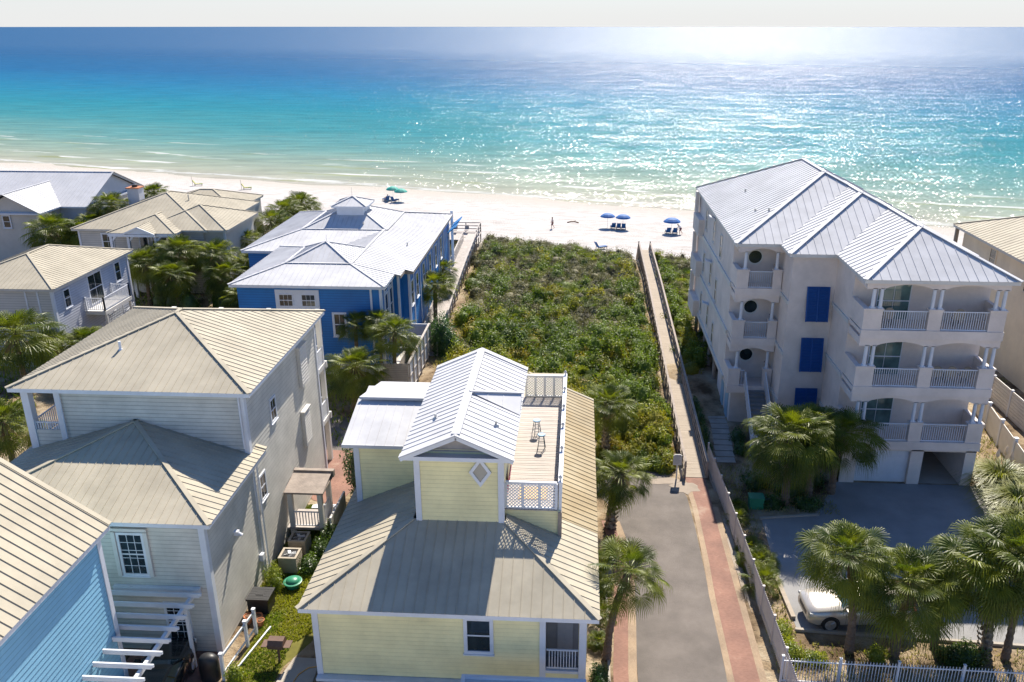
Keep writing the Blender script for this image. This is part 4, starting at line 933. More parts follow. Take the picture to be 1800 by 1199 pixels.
# ================================================================ tan-roofed house towards the beach
H = thing('tan_roofed_house', 'grey house with sprawling tan metal roof, chimney and columned porch near the beach', 'house', (-42, 85, 0))
mb = MB(); mb.box(-48.9, -36.4, 78.45, 92, 0, 6.45); mb.box(-40, -34.4, 78.75, 86.2, 0, 6.4); mb.box(-46, -37.5, 90, 97, 0, 6.2); siding(mb, 'y', 78.45, -1, -48.9, -36.4, 0, 6.4, .22); mb.build('wall', 'greytan', H)
mb = MB(); corner(mb, -48.93, 78.42, 0, 6.4, .16, -1, -1); corner(mb, -34.37, 78.72, 0, 6.4, .16); parts(mb, 'corner_board', 'white', H)
roof(H, [(-49.4, -35.8, 78.0, 92.35, 6.5, .35), (-42.5, -33.9, 78.2, 86.7, 6.49, .38), (-45.1, -38.3, 76.7, 86, 6.46, .33), (-47, -37.2, 89, 97.3, 6.3, .34)], 'tanroof', seam=.4, name='roof', trim='greytan')
mb = MB(); roofpoly(mb, [(-43.3, 76.2, 6.5), (-41.75, 76.2, 7.15), (-41.75, 79.2, 7.15), (-43.3, 79.2, 6.5)], .4); roofpoly(mb, [(-41.75, 76.2, 7.15), (-40.2, 76.2, 6.5), (-40.2, 79.2, 6.5), (-41.75, 79.2, 7.15)], .4)
po = mb.build('porch_gable', 'tanroof', H)
mb = MB(); mb.poly([(-43.2, 76.3, 6.45), (-40.3, 76.3, 6.45), (-41.75, 76.3, 7.05)]); mb.bar((-43.35, 76.2, 6.42), (-41.75, 76.2, 7.1), .06, .14); mb.bar((-40.15, 76.2, 6.42), (-41.75, 76.2, 7.1), .06, .14); mb.box(-45, -38.4, 76.7, 76.85, 6.1, 6.4); mb.box(-43.3, -40.2, 76.25, 76.4, 6.2, 6.42); mb.build('gable_board', 'white', po)
for x in (-44.8, -43.1, -40.4, -38.6):
    mb = MB(); mb.box(x - .12, x + .12, 76.75, 77.0, .0, 6.1); mb.ob((x + .2, 76.87, 5.8), (.3, 0, .3), (.06, 0, -.06), (0, .06, 0)); mb.build('porch_column', 'white', H)
mb = MB(); mb.box(-45, -38.3, 76.7, 78.4, 2.9, 3.2); mb.build('porch_floor', 'white', H)
railing(H, (-44.8, 76.8), (-38.6, 76.8), 3.2, 1, .18, .04, name='porch_railing')
window(H, 'y', 78.42, -1, -46.05, 5.2, .95, 1.4, 2, 2, trim=.16); window(H, 'y', 78.42, -1, -42.4, 4.7, .8, 2.1, 1, 1, name='door'); window(H, 'y', 78.42, -1, -41.2, 4.9, .7, 1.7, 1, 2); window(H, 'y', 78.42, -1, -39.3, 5.2, .8, 1.4, 1, 2)
mb = MB(); mb.box(-50.75, -49.45, 91.9, 93.1, 0, 7.9); ch = mb.build('chimney', 'greyblue', H)
mb = MB(); mb.box(-50.85, -49.35, 91.8, 93.2, 7.9, 8.0); mb.build('chimney_cap', 'terracotta', ch)
mb = MB(); mb.lathe((-50.1, 92.5, 8.0), [(.3, 0), (.3, .28), (.18, .32)], 12); mb.build('chimney_pot', 'darkmetal', ch)
mb = MB(); mb.tube((-40.3, 84.6, 8.0), (-40.3, 84.6, 8.7), .06, .06, 8); mb.build('vent_pipe', 'metal', H)

# ================================================================ pale house at far left
H = thing('pale_grey_house', 'pale grey house with long light metal gable roof at the far left', 'house', (-66, 96, 0))
mb = MB(); mb.box(-95, -55.6, 91.3, 103.5, 0, 6.05); mb.poly([(-55.6, 91.3, 6), (-55.6, 103.5, 6), (-55.6, 97.4, 8.65)]); mb.build('wall', 'greyblue', H)
mb = MB(); mb.box(-65.4, -58.5, 87.4, 92, 0, 6.1); mb.poly([(-65.4, 87.38, 6), (-58.5, 87.38, 6), (-61.9, 87.38, 7.8)]); mb.build('wing_wall', 'greytan', H)
mb = MB(); mb.box(-65.4, -58.5, 87.3, 87.37, 5.9, 6.1); mb.box(-55.55, -55.5, 91.3, 91.5, 0, 6); mb.bar((-55.2, 90.8, 5.93), (-55.2, 97.4, 8.73), .08, .22); mb.bar((-55.2, 104, 5.93), (-55.2, 97.4, 8.73), .08, .22); parts(mb, 'barge_board', 'greyblue', H)
roof(H, [(-95, -55.1, 90.8, 104, 6.0, .43, dict(gable=('e', 'w'))), (-65.7, -58.1, 86.9, 97.5, 6.02, .53, dict(gable=('n', 's')))], 'greyroof', seam=.45, name='roof', fasc=.18)
for x in (-64.4, -62.3): window(H, 'y', 87.36, -1, x, 5.0, .7, 1.2, 1, 2, trim=.14)
mb = MB(); mb.box(-58.4, -56, 89, 91.2, 2, 2.2); mb.build('side_deck', 'greywood', H)

# ================================================================ tan house at the right edge
H = thing('tan_stucco_house', 'tan stucco house with ribbed tan roof at the right edge behind the tall building', 'house', (38, 62, 0))
mb = MB(); mb.box(32.6, 46, 47, 71.8, -.3, 9.1); mb.build('wall', 'tanstucco', H)
roof(H, [(31.9, 47, 46.4, 72.6, 9.2, .40)], 'tanroof', seam=.5, name='roof', trim='offwhite')
for y, z in ((50.5, 6.2), (56, 6.2), (60.4, 7.6), (66.2, 7.9), (52, 2.6), (57.6, 2.9)): window(H, 'x', 32.6, -1, y, z, .9, 1.4, 1, 2, frame='tanstucco')
mb = MB(); mb.box(32.0, 32.25, 72.0, 72.25, 0, 9.1); mb.box(32.1, 33.5, 71.9, 73.4, 6.0, 6.3); mb.build('porch_post', 'oldwood', H)
# ================================================================ four-storey pink stucco building
H = thing('stucco_apartment_building', 'four-storey pinkish stucco apartment building with stepped white metal roof, balconies and blue shutters', 'building', (17, 56, 0))
FL = [2.75, 6.1, 9.45]; TOP = 12.3
mb = MB()
mb.box(10.0, 23.0, 53.2, 70.2, 2.5, TOP)                     # sea-side block, raised on piles
mb.box(12.85, 23.0, 49.6, 53.2, 0, TOP); mb.box(15.5, 23.0, 46.2, 49.6, 2.5, TOP)
mb.box(12.85, 15.5, 49.55, 49.6, 0, TOP)
# garage storey of the front block (open bay on the right)
mb.box(15.5, 16.35, 44.2, 46.3, 0, 2.5); mb.box(19.35, 20.05, 44.2, 49.6, 0, 2.5); mb.box(22.4, 23.0, 44.2, 49.6, 0, 2.5); mb.box(16.35, 23, 44.2, 44.6, 2.15, 2.5)
mb.box(15.5, 15.7, 44.3, 49.6, 0, 2.5); mb.box(20.05, 22.4, 49.3, 49.6, 0, 2.5); mb.box(15.5, 23, 44.6, 49.6, 2.4, 2.52)
mb.box(10.35, 12.85, 52.0, 57.2, 0, 2.5)
mb.build('wall', 'stucco', H)
mb = MB()                                                     # string courses
for z in (9.15, 5.85, 2.6):
    mb.box(9.9, 10.0, 53.2, 70.2, z, z + .28); mb.box(12.76, 12.85, 49.5, 53.2, z, z + .22); mb.box(15.41, 15.5, 46.2, 49.5, z, z + .22)
parts(mb, 'string_course', 'offwhite', H)
roof(H, [(9.75, 23.31, 51.5, 70.9, 12.4, .5), (12.5, 23.33, 49.1, 64, 12.4, .5), (15.25, 23.35, 43.85, 60, 12.4, .5)], 'whiteroof', seam=.5, name='roof', trim='offwhite', rh=.035, fasc=.2, capw=.28)
for x, y, z in ((12.2, 62.5, 13.62), (11.8, 56.5, 13.4), (12.4, 55.2, 13.7)): mb = MB(); mb.tube((x, y, z - .2), (x, y, z + .22), .07, .07, 8); mb.build('vent_pipe', 'metal', H)
def header(mb, u0, u1, y0, y1, zc, drop=.44, rise=.26, n=10):
    """arched beam between two columns"""
    for k in range(n):
        a, b = u0 + (u1 - u0) * k / n, u0 + (u1 - u0) * (k + 1) / n
        za = zc - drop + rise * math.sin(math.pi * k / n) ** .7; zb = zc - drop + rise * math.sin(math.pi * (k + 1) / n) ** .7
        mb.poly([(a, y0, za), (b, y0, zb), (b, y0, zc), (a, y0, zc)]); mb.poly([(a, y1, za), (b, y1, zb), (b, y1, zc), (a, y1, zc)]); mb.poly([(a, y0, za), (b, y0, zb), (b, y1, zb), (a, y1, za)])
def balcony(x0, x1, yf, yb, z, zt, piers, cols, bays, cat_='balcony', stair=None, side=True):
    """piers: (u0,u1); cols: column x; bays: (u0,u1) of the arches"""
    b = MB(); b.box(x0, x1, yf, yb, z - .22, z); b.box(x0 - .03, x1 + .03, yf - .05, yf + .12, z - .42, z + .08)
    for a, c in piers:
        b.box(a, c, yf + .0, yf + .3, z + .08, z + 1.22); b.box(a - .04, c + .04, yf - .04, yf + .34, z + 1.22, z + 1.30)
    if side: b.box(x0, x0 + .22, yf + .3, yb, z + .08, z + 1.22); b.box(x0 - .04, x0 + .26, yf + .34, yb, z + 1.22, z + 1.30)
    b.box(x1 - .22, x1, yf + .3, yb, z + .08, z + 1.22)
    o = b.build('balcony', 'stucco', H)
    h = MB()
    for a, c in bays: header(h, a, c, yf + .04, yf + .28, zt)
    xs_ = [x0] + [q for bb in bays for q in bb] + [x1]
    for a, c in zip(xs_[::2], xs_[1::2]):
        if c - a > .02: h.box(a, c, yf + .04, yf + .28, zt - .44, zt)
    h.box(x0 + .02, x0 + .22, yf + .28, yb, zt - .42, zt)
    h.build('arch_beam', 'stucco', o)
    for x in cols: c = MB(); c.tube((x, yf + .16, z + 1.3), (x, yf + .16, zt - .4), .105, .09, 12); c.box(x - .13, x + .13, yf + .03, yf + .29, z + 1.3, z + 1.36); c.box(x - .12, x + .12, yf + .04, yf + .28, zt - .46, zt - .4); c.build('column', 'white', o)
    for (a, _), (c, _) in []: pass
    for i in range(len(piers) - 1):
        if stair and i == 0: railing(o, (piers[i][1], yf + .12), (stair, yf + .12), z + .02, 1.12, .12, .03, posts=False, name='railing')
        else: railing(o, (piers[i][1], yf + .12), (piers[i + 1][0], yf + .12), z + .02, 1.12, .12, .03, posts=False, name='railing')
    return o
for i, z in enumerate(FL):
    zt = FL[i + 1] - .42 if i < 2 else TOP - .02
    balcony(15.5, 23.0, 44.05, 46.2, z, zt, [(15.5, 16.5), (18.95, 19.65), (22.15, 23.0)], [15.95, 16.35, 19.1, 19.5, 22.4, 22.8], [(16.4, 19.0), (19.6, 22.25)])
    balcony(10.0, 12.8, 51.55, 53.2, z, zt, [(10.0, 10.75), (12.25, 12.8)], [10.5, 12.45], [(10.6, 12.35)], stair=11.05 if i == 0 else None)
    window(H, 'y', 46.2, -1, 17.75, z + 1.1, 1.75, 2.2, 2, 1, trim=.05, glass='glassgreen', name='glass_door', sill=False)
    # porthole
    mb = MB(); c = V((11.37, 53.2, z + 1.70)); n = 28
    for k in range(n):
        a, b = 2 * math.pi * k / n, 2 * math.pi * (k + 1) / n; A = [V((math.cos(t) * r, -w, math.sin(t) * r)) for t, r, w in ((a, .52, .06), (b, .52, .06), (b, .42, .06), (a, .42, .06), (a, .42, 0), (b, .42, 0), (a, .52, 0), (b, .52, 0))]
        A = [c + q for q in A]; mb.poly([A[0], A[1], A[2], A[3]]); mb.poly([A[3], A[2], A[5], A[4]]); mb.poly([A[0], A[1], A[7], A[6]])
    w = mb.build('porthole_window', 'offwhite', H); g = MB(); g.poly([c + V((math.cos(2 * math.pi * k / n) * .43, -.02, math.sin(2 * math.pi * k / n) * .43)) for k in range(n)]); g.build('pane', 'glass', w)
    # shutter, propped out at the foot
    zt2 = [3.65, 7.02, 10.3][i]; mb = MB(); xa, xb, hh = 13.86, 15.22, 2.12
    T = V((0, 49.48, zt2)); Bm = V((0, 49.15, zt2 - hh)); dn = (Bm - T)
    for a, b in ((xa, xa + .07), ((xa + xb) / 2 - .03, (xa + xb) / 2 + .03), (xb - .07, xb)): mb.ob(V(((a + b) / 2, 0, 0)) + (T + Bm) / 2, ((b - a) / 2, 0, 0), dn / 2, (0, .035, 0))
    for k in range(22): mb.ob(V(((xa + xb) / 2, 0, 0)) + T + dn * (k + .5) / 22, ((xb - xa) / 2 - .05, 0, 0), (0, .028, -.03), (0, .008, .008))
    mb.ob(V(((xa + xb) / 2, .02, 0)) + (T + Bm) / 2, ((xb - xa) / 2 - .05, 0, 0), dn / 2, (0, .008, 0))
    mb.build('shutter', 'shutter', H)
# garage door
mb = MB(); mb.box(16.35, 19.35, 44.45, 44.52, 0, 2.15)
for k in range(1, 5): mb.box(16.4, 19.3, 44.44, 44.448, k * .43 - .01, k * .43 + .012)
for k in range(5):
    for j in range(4): mb.box(16.45 + j * .73, 17.08 + j * .73, 44.437, 44.45, k * .43 + .08, k * .43 + .36)
mb.build('garage_door', 'white', H)
# west side windows and piers
for y, z in ((58.0, 10.6), (61.3, 10.9), (58.8, 7.2), (61.6, 7.6), (58.8, 3.9), (61.6, 4.3), (65.2, 10.9), (65.2, 7.5), (65.2, 4.2)):
    window(H, 'x', 10.0, -1, y, z, .55, 1.5, 1, 2, trim=.08, frame='offwhite')
for y, z in ((61.3, 11.95), (61.6, 8.6), (61.6, 5.3)): mb = MB(); mb.ob((9.75, y, z), (.22, 0, -.08), (0, .4, 0), (.01, 0, .03)); mb.build('awning', 'white', H)
for z in FL: mb = MB(); mb.box(9.55, 10.0, 66.5, 69.8, z - .2, z + 1.15); mb.box(9.6, 9.85, 69.2, 69.8, z + 1.15, z + 2.9); mb.build('side_balcony', 'stucco', H)
for y in np.arange(58.3, 70, 2.6):
    for x in (10.25, 13.4, 16.6): mb = MB(); mb.tube((x, y, -2.5), (x, y, 2.5), .16, .15, 10); mb.build('pile', 'oldwood', H)
mb = MB(); mb.box(10.28, 10.35, 52.6, 53.4, .05, 2.1); mb.box(10.28, 10.35, 54.4, 55.2, .05, 2.1); mb.build('side_door', mat('pale_blue_door', (.30, .45, .55), .5, .08, 2), H)
# stair to the first floor
ST = thing('entrance_stair', 'stucco-sided stair with white handrails climbing to the first balcony', 'stair', (11.8, 50, 0))
n = 15
for k in range(n):
    mb = MB(); mb.box(11.15, 12.4, 51.5 - (k + 1) * .27, 51.5 - k * .27, max(0, 2.75 - (k + 1) * .183 - .25), 2.75 - (k + 1) * .183); mb.build('step', 'drive', ST)
for x in (11.1, 12.42):
    railing(ST, (x, 51.5), (x, 47.5), 2.75, 1.0, .14, .03, zq=.05, name='handrail')
mb = MB(); mb.box(10.92, 11.22, 47.1, 47.45, 0, 1.25); mb.box(10.87, 11.27, 47.05, 47.5, 1.25, 1.32); mb.build('newel_pier', 'stucco', ST)
# ================================================================ boardwalks
def boardwalk(name, label, path, w, zs, gap=.0, rails=True, posts=1.9, rail_h=1.0, mt='plank', railmt='oldwood', step=.145, midrails=2, skew=0, railfrom=0):
    B = thing(name, label, 'boardwalk', (path[0][0], path[0][1], 0)); mb = MB(); A = [V((x, y, z)) for (x, y), z in zip(path, zs)]
    seg = [(A[i + 1] - A[i]).length for i in range(len(A) - 1)]; tot = sum(seg)
    def at(s):
        for i, L in enumerate(seg):
            if s <= L or i == len(seg) - 1: return A[i] + (A[i + 1] - A[i]) * (s / L), (A[i + 1] - A[i]).normalized()
            s -= L
    s = 0; r = random.Random(4)
    while s < tot:
        p, d = at(s); e = V((d.y, -d.x, 0)).normalized(); mb.ob(p + V((0, 0, -.02)) + e * r.uniform(-.015, .015), e * w / 2, d * (step * .46), (0, 0, .018 + r.uniform(-.003, .003)), 0); s += step
    mb.build('deck_boards', mt, B)
    for sg, nm in ((-1, 'railing'), (1, 'railing')):
        mb = MB(); s = railfrom; pr = None
        while s <= tot + .01:
            p, d = at(min(s, tot)); e = V((d.y, -d.x, 0)).normalized(); q = p + e * sg * (w / 2 + .05)
            mb.box(q.x - .055, q.x + .055, q.y - .055, q.y + .055, min(zg1(q.x, q.y) - .3, q.z - .3), q.z + rail_h)
            if pr is not None:
                mb.bar(pr + V((0, 0, rail_h)), q + V((0, 0, rail_h)), .15, .045)
                for k in range(midrails): zz = rail_h * (k + .6) / (midrails + .4); mb.bar(pr + V((0, 0, zz)) - e * sg * .06, q + V((0, 0, zz)) - e * sg * .06, .035, .12)
            pr = q; s += posts
        mb.build(nm, railmt, B)
    mb = MB()
    for sg in (-1, 1):
        for i in range(len(A) - 1):
            d = (A[i + 1] - A[i]).normalized(); e = V((d.y, -d.x, 0)).normalized() * sg * (w / 2 - .1); mb.bar(A[i] + e + V((0, 0, -.16)), A[i + 1] + e + V((0, 0, -.16)), .05, .22)
    mb.build('joists', railmt, B); return B
BW = boardwalk('boardwalk', 'long straight plank boardwalk with brown railings from the brick path to the beach', [(7.22, 44.3), (7.35, 60), (7.55, 80), (7.60, 94.5)], 1.18, [.05, .35, .75, .95], posts=1.65)
mb = MB()
for k in range(14):
    y = 94.7 + k * .3; mb.box(7.0, 8.2, y, y + .28, .9 - k * .28 - .05, .9 - k * .28)
mb.build('beach_steps', 'plank', BW)
mb = MB()
for x in (6.95, 8.25):
    mb.bar((x, 94.5, 1.95), (x, 98.8, -1.9), .1, .12); mb.bar((x, 94.5, 1.45), (x, 98.8, -2.4), .05, .12)
    for k in range(4): y = 94.6 + k * 1.3; mb.box(x - .06, x + .06, y - .06, y + .06, -4.2, 2.0 - k * 1.18)
mb.build('stair_railing', 'oldwood', BW)
B2 = boardwalk('beach_walkway', 'weathered grey walkway with landing beside the royal blue house', [(-11.9, 62.5), (-12.35, 75), (-12.6, 86), (-12.75, 97)], 1.5, [.2, .6, 1.0, 1.3], posts=1.9, mt='greywood', railmt='greywood', midrails=3)
mb = MB(); mb.box(-15.6, -11.9, 97, 101.5, 1.2, 1.3); mb.build('landing', 'greywood', B2)
for a, b in (((-15.6, 101.4), (-12.0, 101.4)), ((-15.6, 97.1), (-15.6, 101.4)), ((-12.0, 97.1), (-12.0, 101.4))):
    mb = MB(); L = (V((*b, 0)) - V((*a, 0))).length; k_ = max(2, int(L / 1.5))
    for k in range(k_ + 1): x = a[0] + (b[0] - a[0]) * k / k_; y = a[1] + (b[1] - a[1]) * k / k_; mb.box(x - .06, x + .06, y - .06, y + .06, -2.8, 2.4)
    for zz in (2.4, 2.0, 1.65): mb.bar((*a, zz), (*b, zz), .08 if zz > 2.3 else .04, .1)
    mb.build('landing_railing', 'greywood', B2)
mb = MB()
for x in (-15.0, -13.6): mb.box(x - .25, x + .25, 99.9, 100.9, 1.7, 1.76); mb.box(x - .25, x + .25, 100.8, 100.9, 1.76, 2.2)
mb.build('landing_bench', 'greywood', B2)

# ================================================================ fences
def picket(name, label, pts, h=1.35, sp=.115, t=.022, mt='white', postsp=2.2, cat='fence', z0=.08):
    F = thing(name, label, cat, (*pts[0], 0)); pk = MB(); rl = MB()
    for a, b in zip(pts[:-1], pts[1:]):
        A, B = V((*a, 0)), V((*b, 0)); d = B - A; L = d.length; u = d.normalized(); n = int(L / sp)
        for k in range(n + 1):
            p = A + u * (k * L / n); pk.ob(p + V((0, 0, z0 + h / 2)), (t / 2, 0, 0), (0, t / 2, 0), (0, 0, h / 2))
        for zz in (.28, h - .12): rl.bar(A + V((0, 0, zz)), B + V((0, 0, zz)), .035, .045)
        m_ = max(1, round(L / postsp))
        for k in range(m_ + 1):
            p = A + d * k / m_; o = MB(); o.box(p.x - .04, p.x + .04, p.y - .04, p.y + .04, 0, h + .12); o.box(p.x - .055, p.x + .055, p.y - .055, p.y + .055, h + .12, h + .15)
            if k < m_ or b == pts[-1]: o.build('post', mt, F)
    rl.build('rails', mt, F); pk.build('pickets', mt, F); return F
M['fencepaint'] = mat('fence_paint', (.52, .47, .44), .55, .08, 3)
picket('picket_fence', 'long off-white metal picket fence between the brick path and the planted verge', [(8.85, 24), (8.75, 28), (8.55, 34), (8.35, 40), (8.1, 45.8)], 1.4, .12, .03, mt='fencepaint', z0=.02)
picket('picket_fence', 'white metal picket fence running along the front of the palm bed', [(8.5, 27.55), (13, 27.45), (18, 27.35), (23, 27.3)], 1.38, .12, .022, z0=.02)
F = thing('board_fence', 'white horizontal-board fence beside the stucco building garage', 'fence', (27, 48, 0))
mb = MB(); mb.bar((26.1, 44.2, .85), (27.6, 54.5, .85), .05, 1.7); mb.build('boards', 'offwhite', F)
for k in range(5): a = k / 4; mb = MB(); x, y = 26.1 + 1.5 * a, 44.2 + 10.3 * a; mb.box(x - .09, x + .09, y - .09, y + .09, 0, 1.85); mb.box(x - .12, x + .12, y - .12, y + .12, 1.85, 1.9); mb.build('post', 'white', F)
F = thing('tan_board_fence', 'tall tan plank fence against the tan house at right', 'fence', (29.5, 55, 0))
mb = MB(); mb.box(29.5, 29.56, 46, 62, 0, 1.9)
for k in range(8): mb.box(29.46, 29.5, 46, 62, .12 + k * .23, .32 + k * .23)
mb.build('boards', 'offwhite', F)
for y in np.arange(46, 62.1, 2.6): mb = MB(); mb.box(29.42, 29.6, y - .08, y + .08, 0, 2.0); mb.build('post', 'white', F)
F = thing('low_vinyl_fence', 'short white vinyl fence section beside the lawn and flower pots', 'fence', (-13.6, 28, 0))
mb = MB()
for a, b in (((-13.75, 29.4), (-14.05, 26.6)),):
    for zz, w in ((1.15, .12), (.35, .08)): mb.bar((*a, zz), (*b, zz), .05, w)
mb.build('rail', 'white', F)
for x, y in ((-13.75, 29.4), (-13.83, 28.6), (-14.05, 26.6)): mb = MB(); mb.box(x - .06, x + .06, y - .06, y + .06, 0, 1.3); mb.box(x - .075, x + .075, y - .075, y + .075, 1.3, 1.36); mb.build('post', 'white', F)
mb = MB(); mb.bar((-13.25, 29.8, .06), (-13.75, 27.2, .06), .07, .12); tag(mb.build('edging_board', 'white', loc=(-13.5, 28.5, 0)), 'white edging board lying along the edge of the lawn', 'board')

# kerbs and timbers of the planting beds
mb = MB(); mb.bar((9.85, 34.9, .08), (10.0, 31.7, .08), .2, .17); tag(mb.build('landscape_timber', 'plank', loc=(9.9, 33, 0)), 'long weathered timber edging the gravel drive near the fence', 'timber')
mb = MB(); mb.bar((9.9, 30.95, .06), (25, 30.1, .06), .14, .13); tag(mb.build('driveway_kerb', 'concrete'), kind='structure')
mb = MB(); mb.bar((10.1, 39.95, .05), (13.4, 40.5, .05), .12, .11); mb.bar((1.62, 27, .05), (1.65, 33, .05), .1, .12); mb.bar((1.3, 38.3, .06), (1.25, 41.0, .06), .1, .14); tag(mb.build('bed_edging', 'concrete'), kind='structure')

# ================================================================ palms
def crown_mesh(name, seed, n=34, R0=.95, droop=1.0, up=1.25, dry=5, nseg=30):
    r = random.Random(seed); L = MB(); ga = 2.39996
    def leaf(az, el, pet, Rl, m, dr):
        D = V((math.cos(az) * math.cos(el), math.sin(az) * math.cos(el), math.sin(el)))
        S = D.cross(V((0, 0, 1))).normalized(); roll = r.uniform(-.5, .5); U = S.cross(D).normalized()
        S, U = S * math.cos(roll) + U * math.sin(roll), U * math.cos(roll) - S * math.sin(roll)
        a = D * .06; b = D * pet + V((0, 0, -.10 * pet * pet * dr)); i = len(L.v); L.bar(a, b, .028, .018, 1 if m == 0 else 2)
        D2 = (D + V((0, 0, -.30 * dr))).normalized(); S = (S - D2 * S.dot(D2)).normalized(); U = S.cross(D2)
        for k in range(nseg):
            t = ((k + .5) / nseg - .5) * 2 * r.uniform(2.05, 2.15); ln = Rl * (1 - .28 * abs(t / 2.1) ** 1.5) * r.uniform(.88, 1.08)
            e = D2 * math.cos(t) + S * math.sin(t); w = (-D2 * math.sin(t) + S * math.cos(t)); wd = ln * .5 * (4.2 / nseg) * .36
            fold = U * wd * .55 * (1 if k % 2 else -1)
            # costapalmate arch: blade lifts then the tips hang
            p0 = b + D2 * (.12 * Rl) * math.cos(t * .4); p1 = p0 + e * ln * .48 + U * .05 - V((0, 0, .05 * dr)); g = V((0, 0, -1)) * ln * (.19 + .15 * abs(t)) * dr * r.uniform(.7, 1.4)
            p2 = p1 + e * ln * .34 + g * .45; p3 = p2 + e * ln * .12 + g * 1.35
            i = len(L.v)
            L.v += [tuple(p0), tuple(p1 - w * wd + fold), tuple(p1 + w * wd - fold), tuple(p2 - w * wd * .52), tuple(p2 + w * wd * .52), tuple(p3)]
            L.f += [(i, i + 2, i + 1), (i + 1, i + 2, i + 4, i + 3), (i + 3, i + 4, i + 5)]; L.m += [m] * 3
    for k in range(n):
        q = k / (n - 1); el = up - (up + .78) * q ** .85 + r.uniform(-.22, .22); leaf(k * ga + r.uniform(-.2, .2), el, (.42 + .62 * min(1, q * 2.2)) * R0 * r.uniform(.85, 1.15), R0 * (.64 + .16 * min(1, q * 3)) * r.uniform(.72, 1.12), 0, (.35 + .85 * q) * droop)
    for k in range(dry): leaf(k * ga * 1.3 + 1, -.85 - r.uniform(0, .3), .40 * R0, R0 * .5, 2, .8)
    me = bpy.data.meshes.new(name); me.from_pydata(L.v, [], L.f)
    for q in ('leaf', 'petiole', 'leafdry'): me.materials.append(M[q])
    # material slots: 0 leaf, 1 petiole, 2 dry
    me.polygons.foreach_set('material_index', L.m); me.update(); return me
CROWNS = [crown_mesh('palm_crown', s, n=nn, R0=1.0, droop=dd, dry=dr) for s, nn, dd, dr in ((1, 56, 1.15, 5), (2, 74, 1.35, 9), (3, 44, 1.05, 4), (4, 84, 1.4, 10), (5, 52, 1.25, 12), (6, 66, 1.2, 5))]
PAL = []
def palm(x, y, h, rad, label, lean=(0, 0), tr=.17, variant=0, boots=False, trunkmat='bark', z0=None, group=None, rz=None):
    z0 = zg1(x, y) if z0 is None else z0
    T = thing('palm_tree', label, 'palm tree', (x, y, z0), group)
    top = V((x + lean[0], y + lean[1], z0 + h)); n = 9; mb = MB(); rr = random.Random(int(x * 100 + y)); base = V((x, y, z0)); k0 = None; ns = 10; i0 = 0
    steps = max(6, int(h / .16)); prev = None
    for s in range(steps + 1):
        q = s / steps; c = base.lerp(top, q) + V((lean[0], lean[1], 0)) * (-.25 * math.sin(math.pi * q)); r_ = tr * (1.25 - .3 * min(1, q * 4)) * (1 + (.10 if s % 2 else -.05) * (2.2 if boots else 1)); r_ *= (1 + .12 * max(0, q - .8) * 5)
        i = len(mb.v)
        for k in range(n):
            t = 2 * math.pi * k / n + (s % 2) * .35; mb.v.append((c.x + r_ * math.cos(t) * rr.uniform(.93, 1.07), c.y + r_ * math.sin(t), c.z))
        if prev is not None:
            for k in range(n): mb.f.append((prev + k, prev + (k + 1) % n, i + (k + 1) % n, i + k)); mb.m.append(0)
        prev = i
    if boots:
        for s in range(int(h / .13)):
            q = s / (h / .13); c = base.lerp(top, q)
            for k in range(3):
                t = s * 1.1 + k * 2.094; e = V((math.cos(t), math.sin(t), 0)); mb.bar(c + e * tr * 1.0, c + e * tr * 1.5 + V((0, 0, .16)), .09, .03)
    mb.build('trunk', 'bootbark' if boots else trunkmat, T)
    cr = bpy.data.objects.new('crown', CROWNS[(variant + (4 if len(PAL) % 3 == 2 else 0)) % 6]); COL.objects.link(cr); cr.parent = T
    s = rad / 1.66; cr.location = (lean[0], lean[1], h); cr.rotation_euler = (lean[1] * -.05, lean[0] * .05, rz if rz is not None else rr.uniform(0, 6.28)); cr.scale = (s, s, s * .95)
    PAL.append(T); return T
G1 = 'palms beside the lane'; G2 = 'palms in front of the stucco building'; G3 = 'palms in the bed behind the front fence'; G4 = 'palms between the beige and royal blue houses'; G5 = 'palms among the houses at left'
palm(1.55, 28.7, 4.45, 1.75, 'nearest palm leaning over the brick walk beside the yellow house', (.8, .1), .16, 2, group=G1)
palm(2.0, 38.7, 3.35, 1.7, 'palm with a shaggy thick trunk at the bend of the lane, second from the front', (.45, 0), .24, 0, boots=True, group=G1)
palm(1.95, 47.0, 3.5, 1.85, 'farthest lane palm, rising out of the scrub behind the yellow house', (.1, 0), .22, 2, boots=True, group=G1)
palm(11.8, 41.6, 4.5, 2.55, 'biggest broad-headed palm before the stucco stair, with clean brown trunk', (-.1, 0), .21, 3, trunkmat='bark', group=G2)
palm(13.3, 42.4, 4.6, 1.7, 'middle palm squeezed between its neighbours in front of the stucco building', (-.1, .2), .18, 1, group=G2)
palm(14.7, 42.9, 3.9, 2.15, 'right-hand palm of the stucco building group, next to the garage door', (.2, 0), .19, 1, group=G2)
palm(11.9, 29.75, 4.85, 1.85, 'palm whose crown hangs over the bonnet of the silver car', (-.6, .1), .17, 1, group=G3)
palm(13.7, 29.6, 3.8, 2.2, 'palm covering the middle of the silver car, second in the front bed', (.1, 0), .19, 3, group=G3)
palm(17.5, 29.7, 4.6, 2.2, 'palm with a criss-cross booted trunk in the front bed', (-.75, .2), .20, 3, boots=True, group=G3)
palm(18.3, 29.6, 5.2, 2.3, 'rightmost palm of the front bed with a slim dark trunk', (-.25, .1), .15, 1, group=G3)
palm(15.6, 30.2, 3.4, 1.35, 'shorter dark palm behind the others in the front bed', (-.1, .3), .14, 0, group=G3)
palm(-15.2, 52.3, 3.35, 2.25, 'large low fan palm behind the side porch of the beige house', (.2, 0), .22, 3, group=G4)
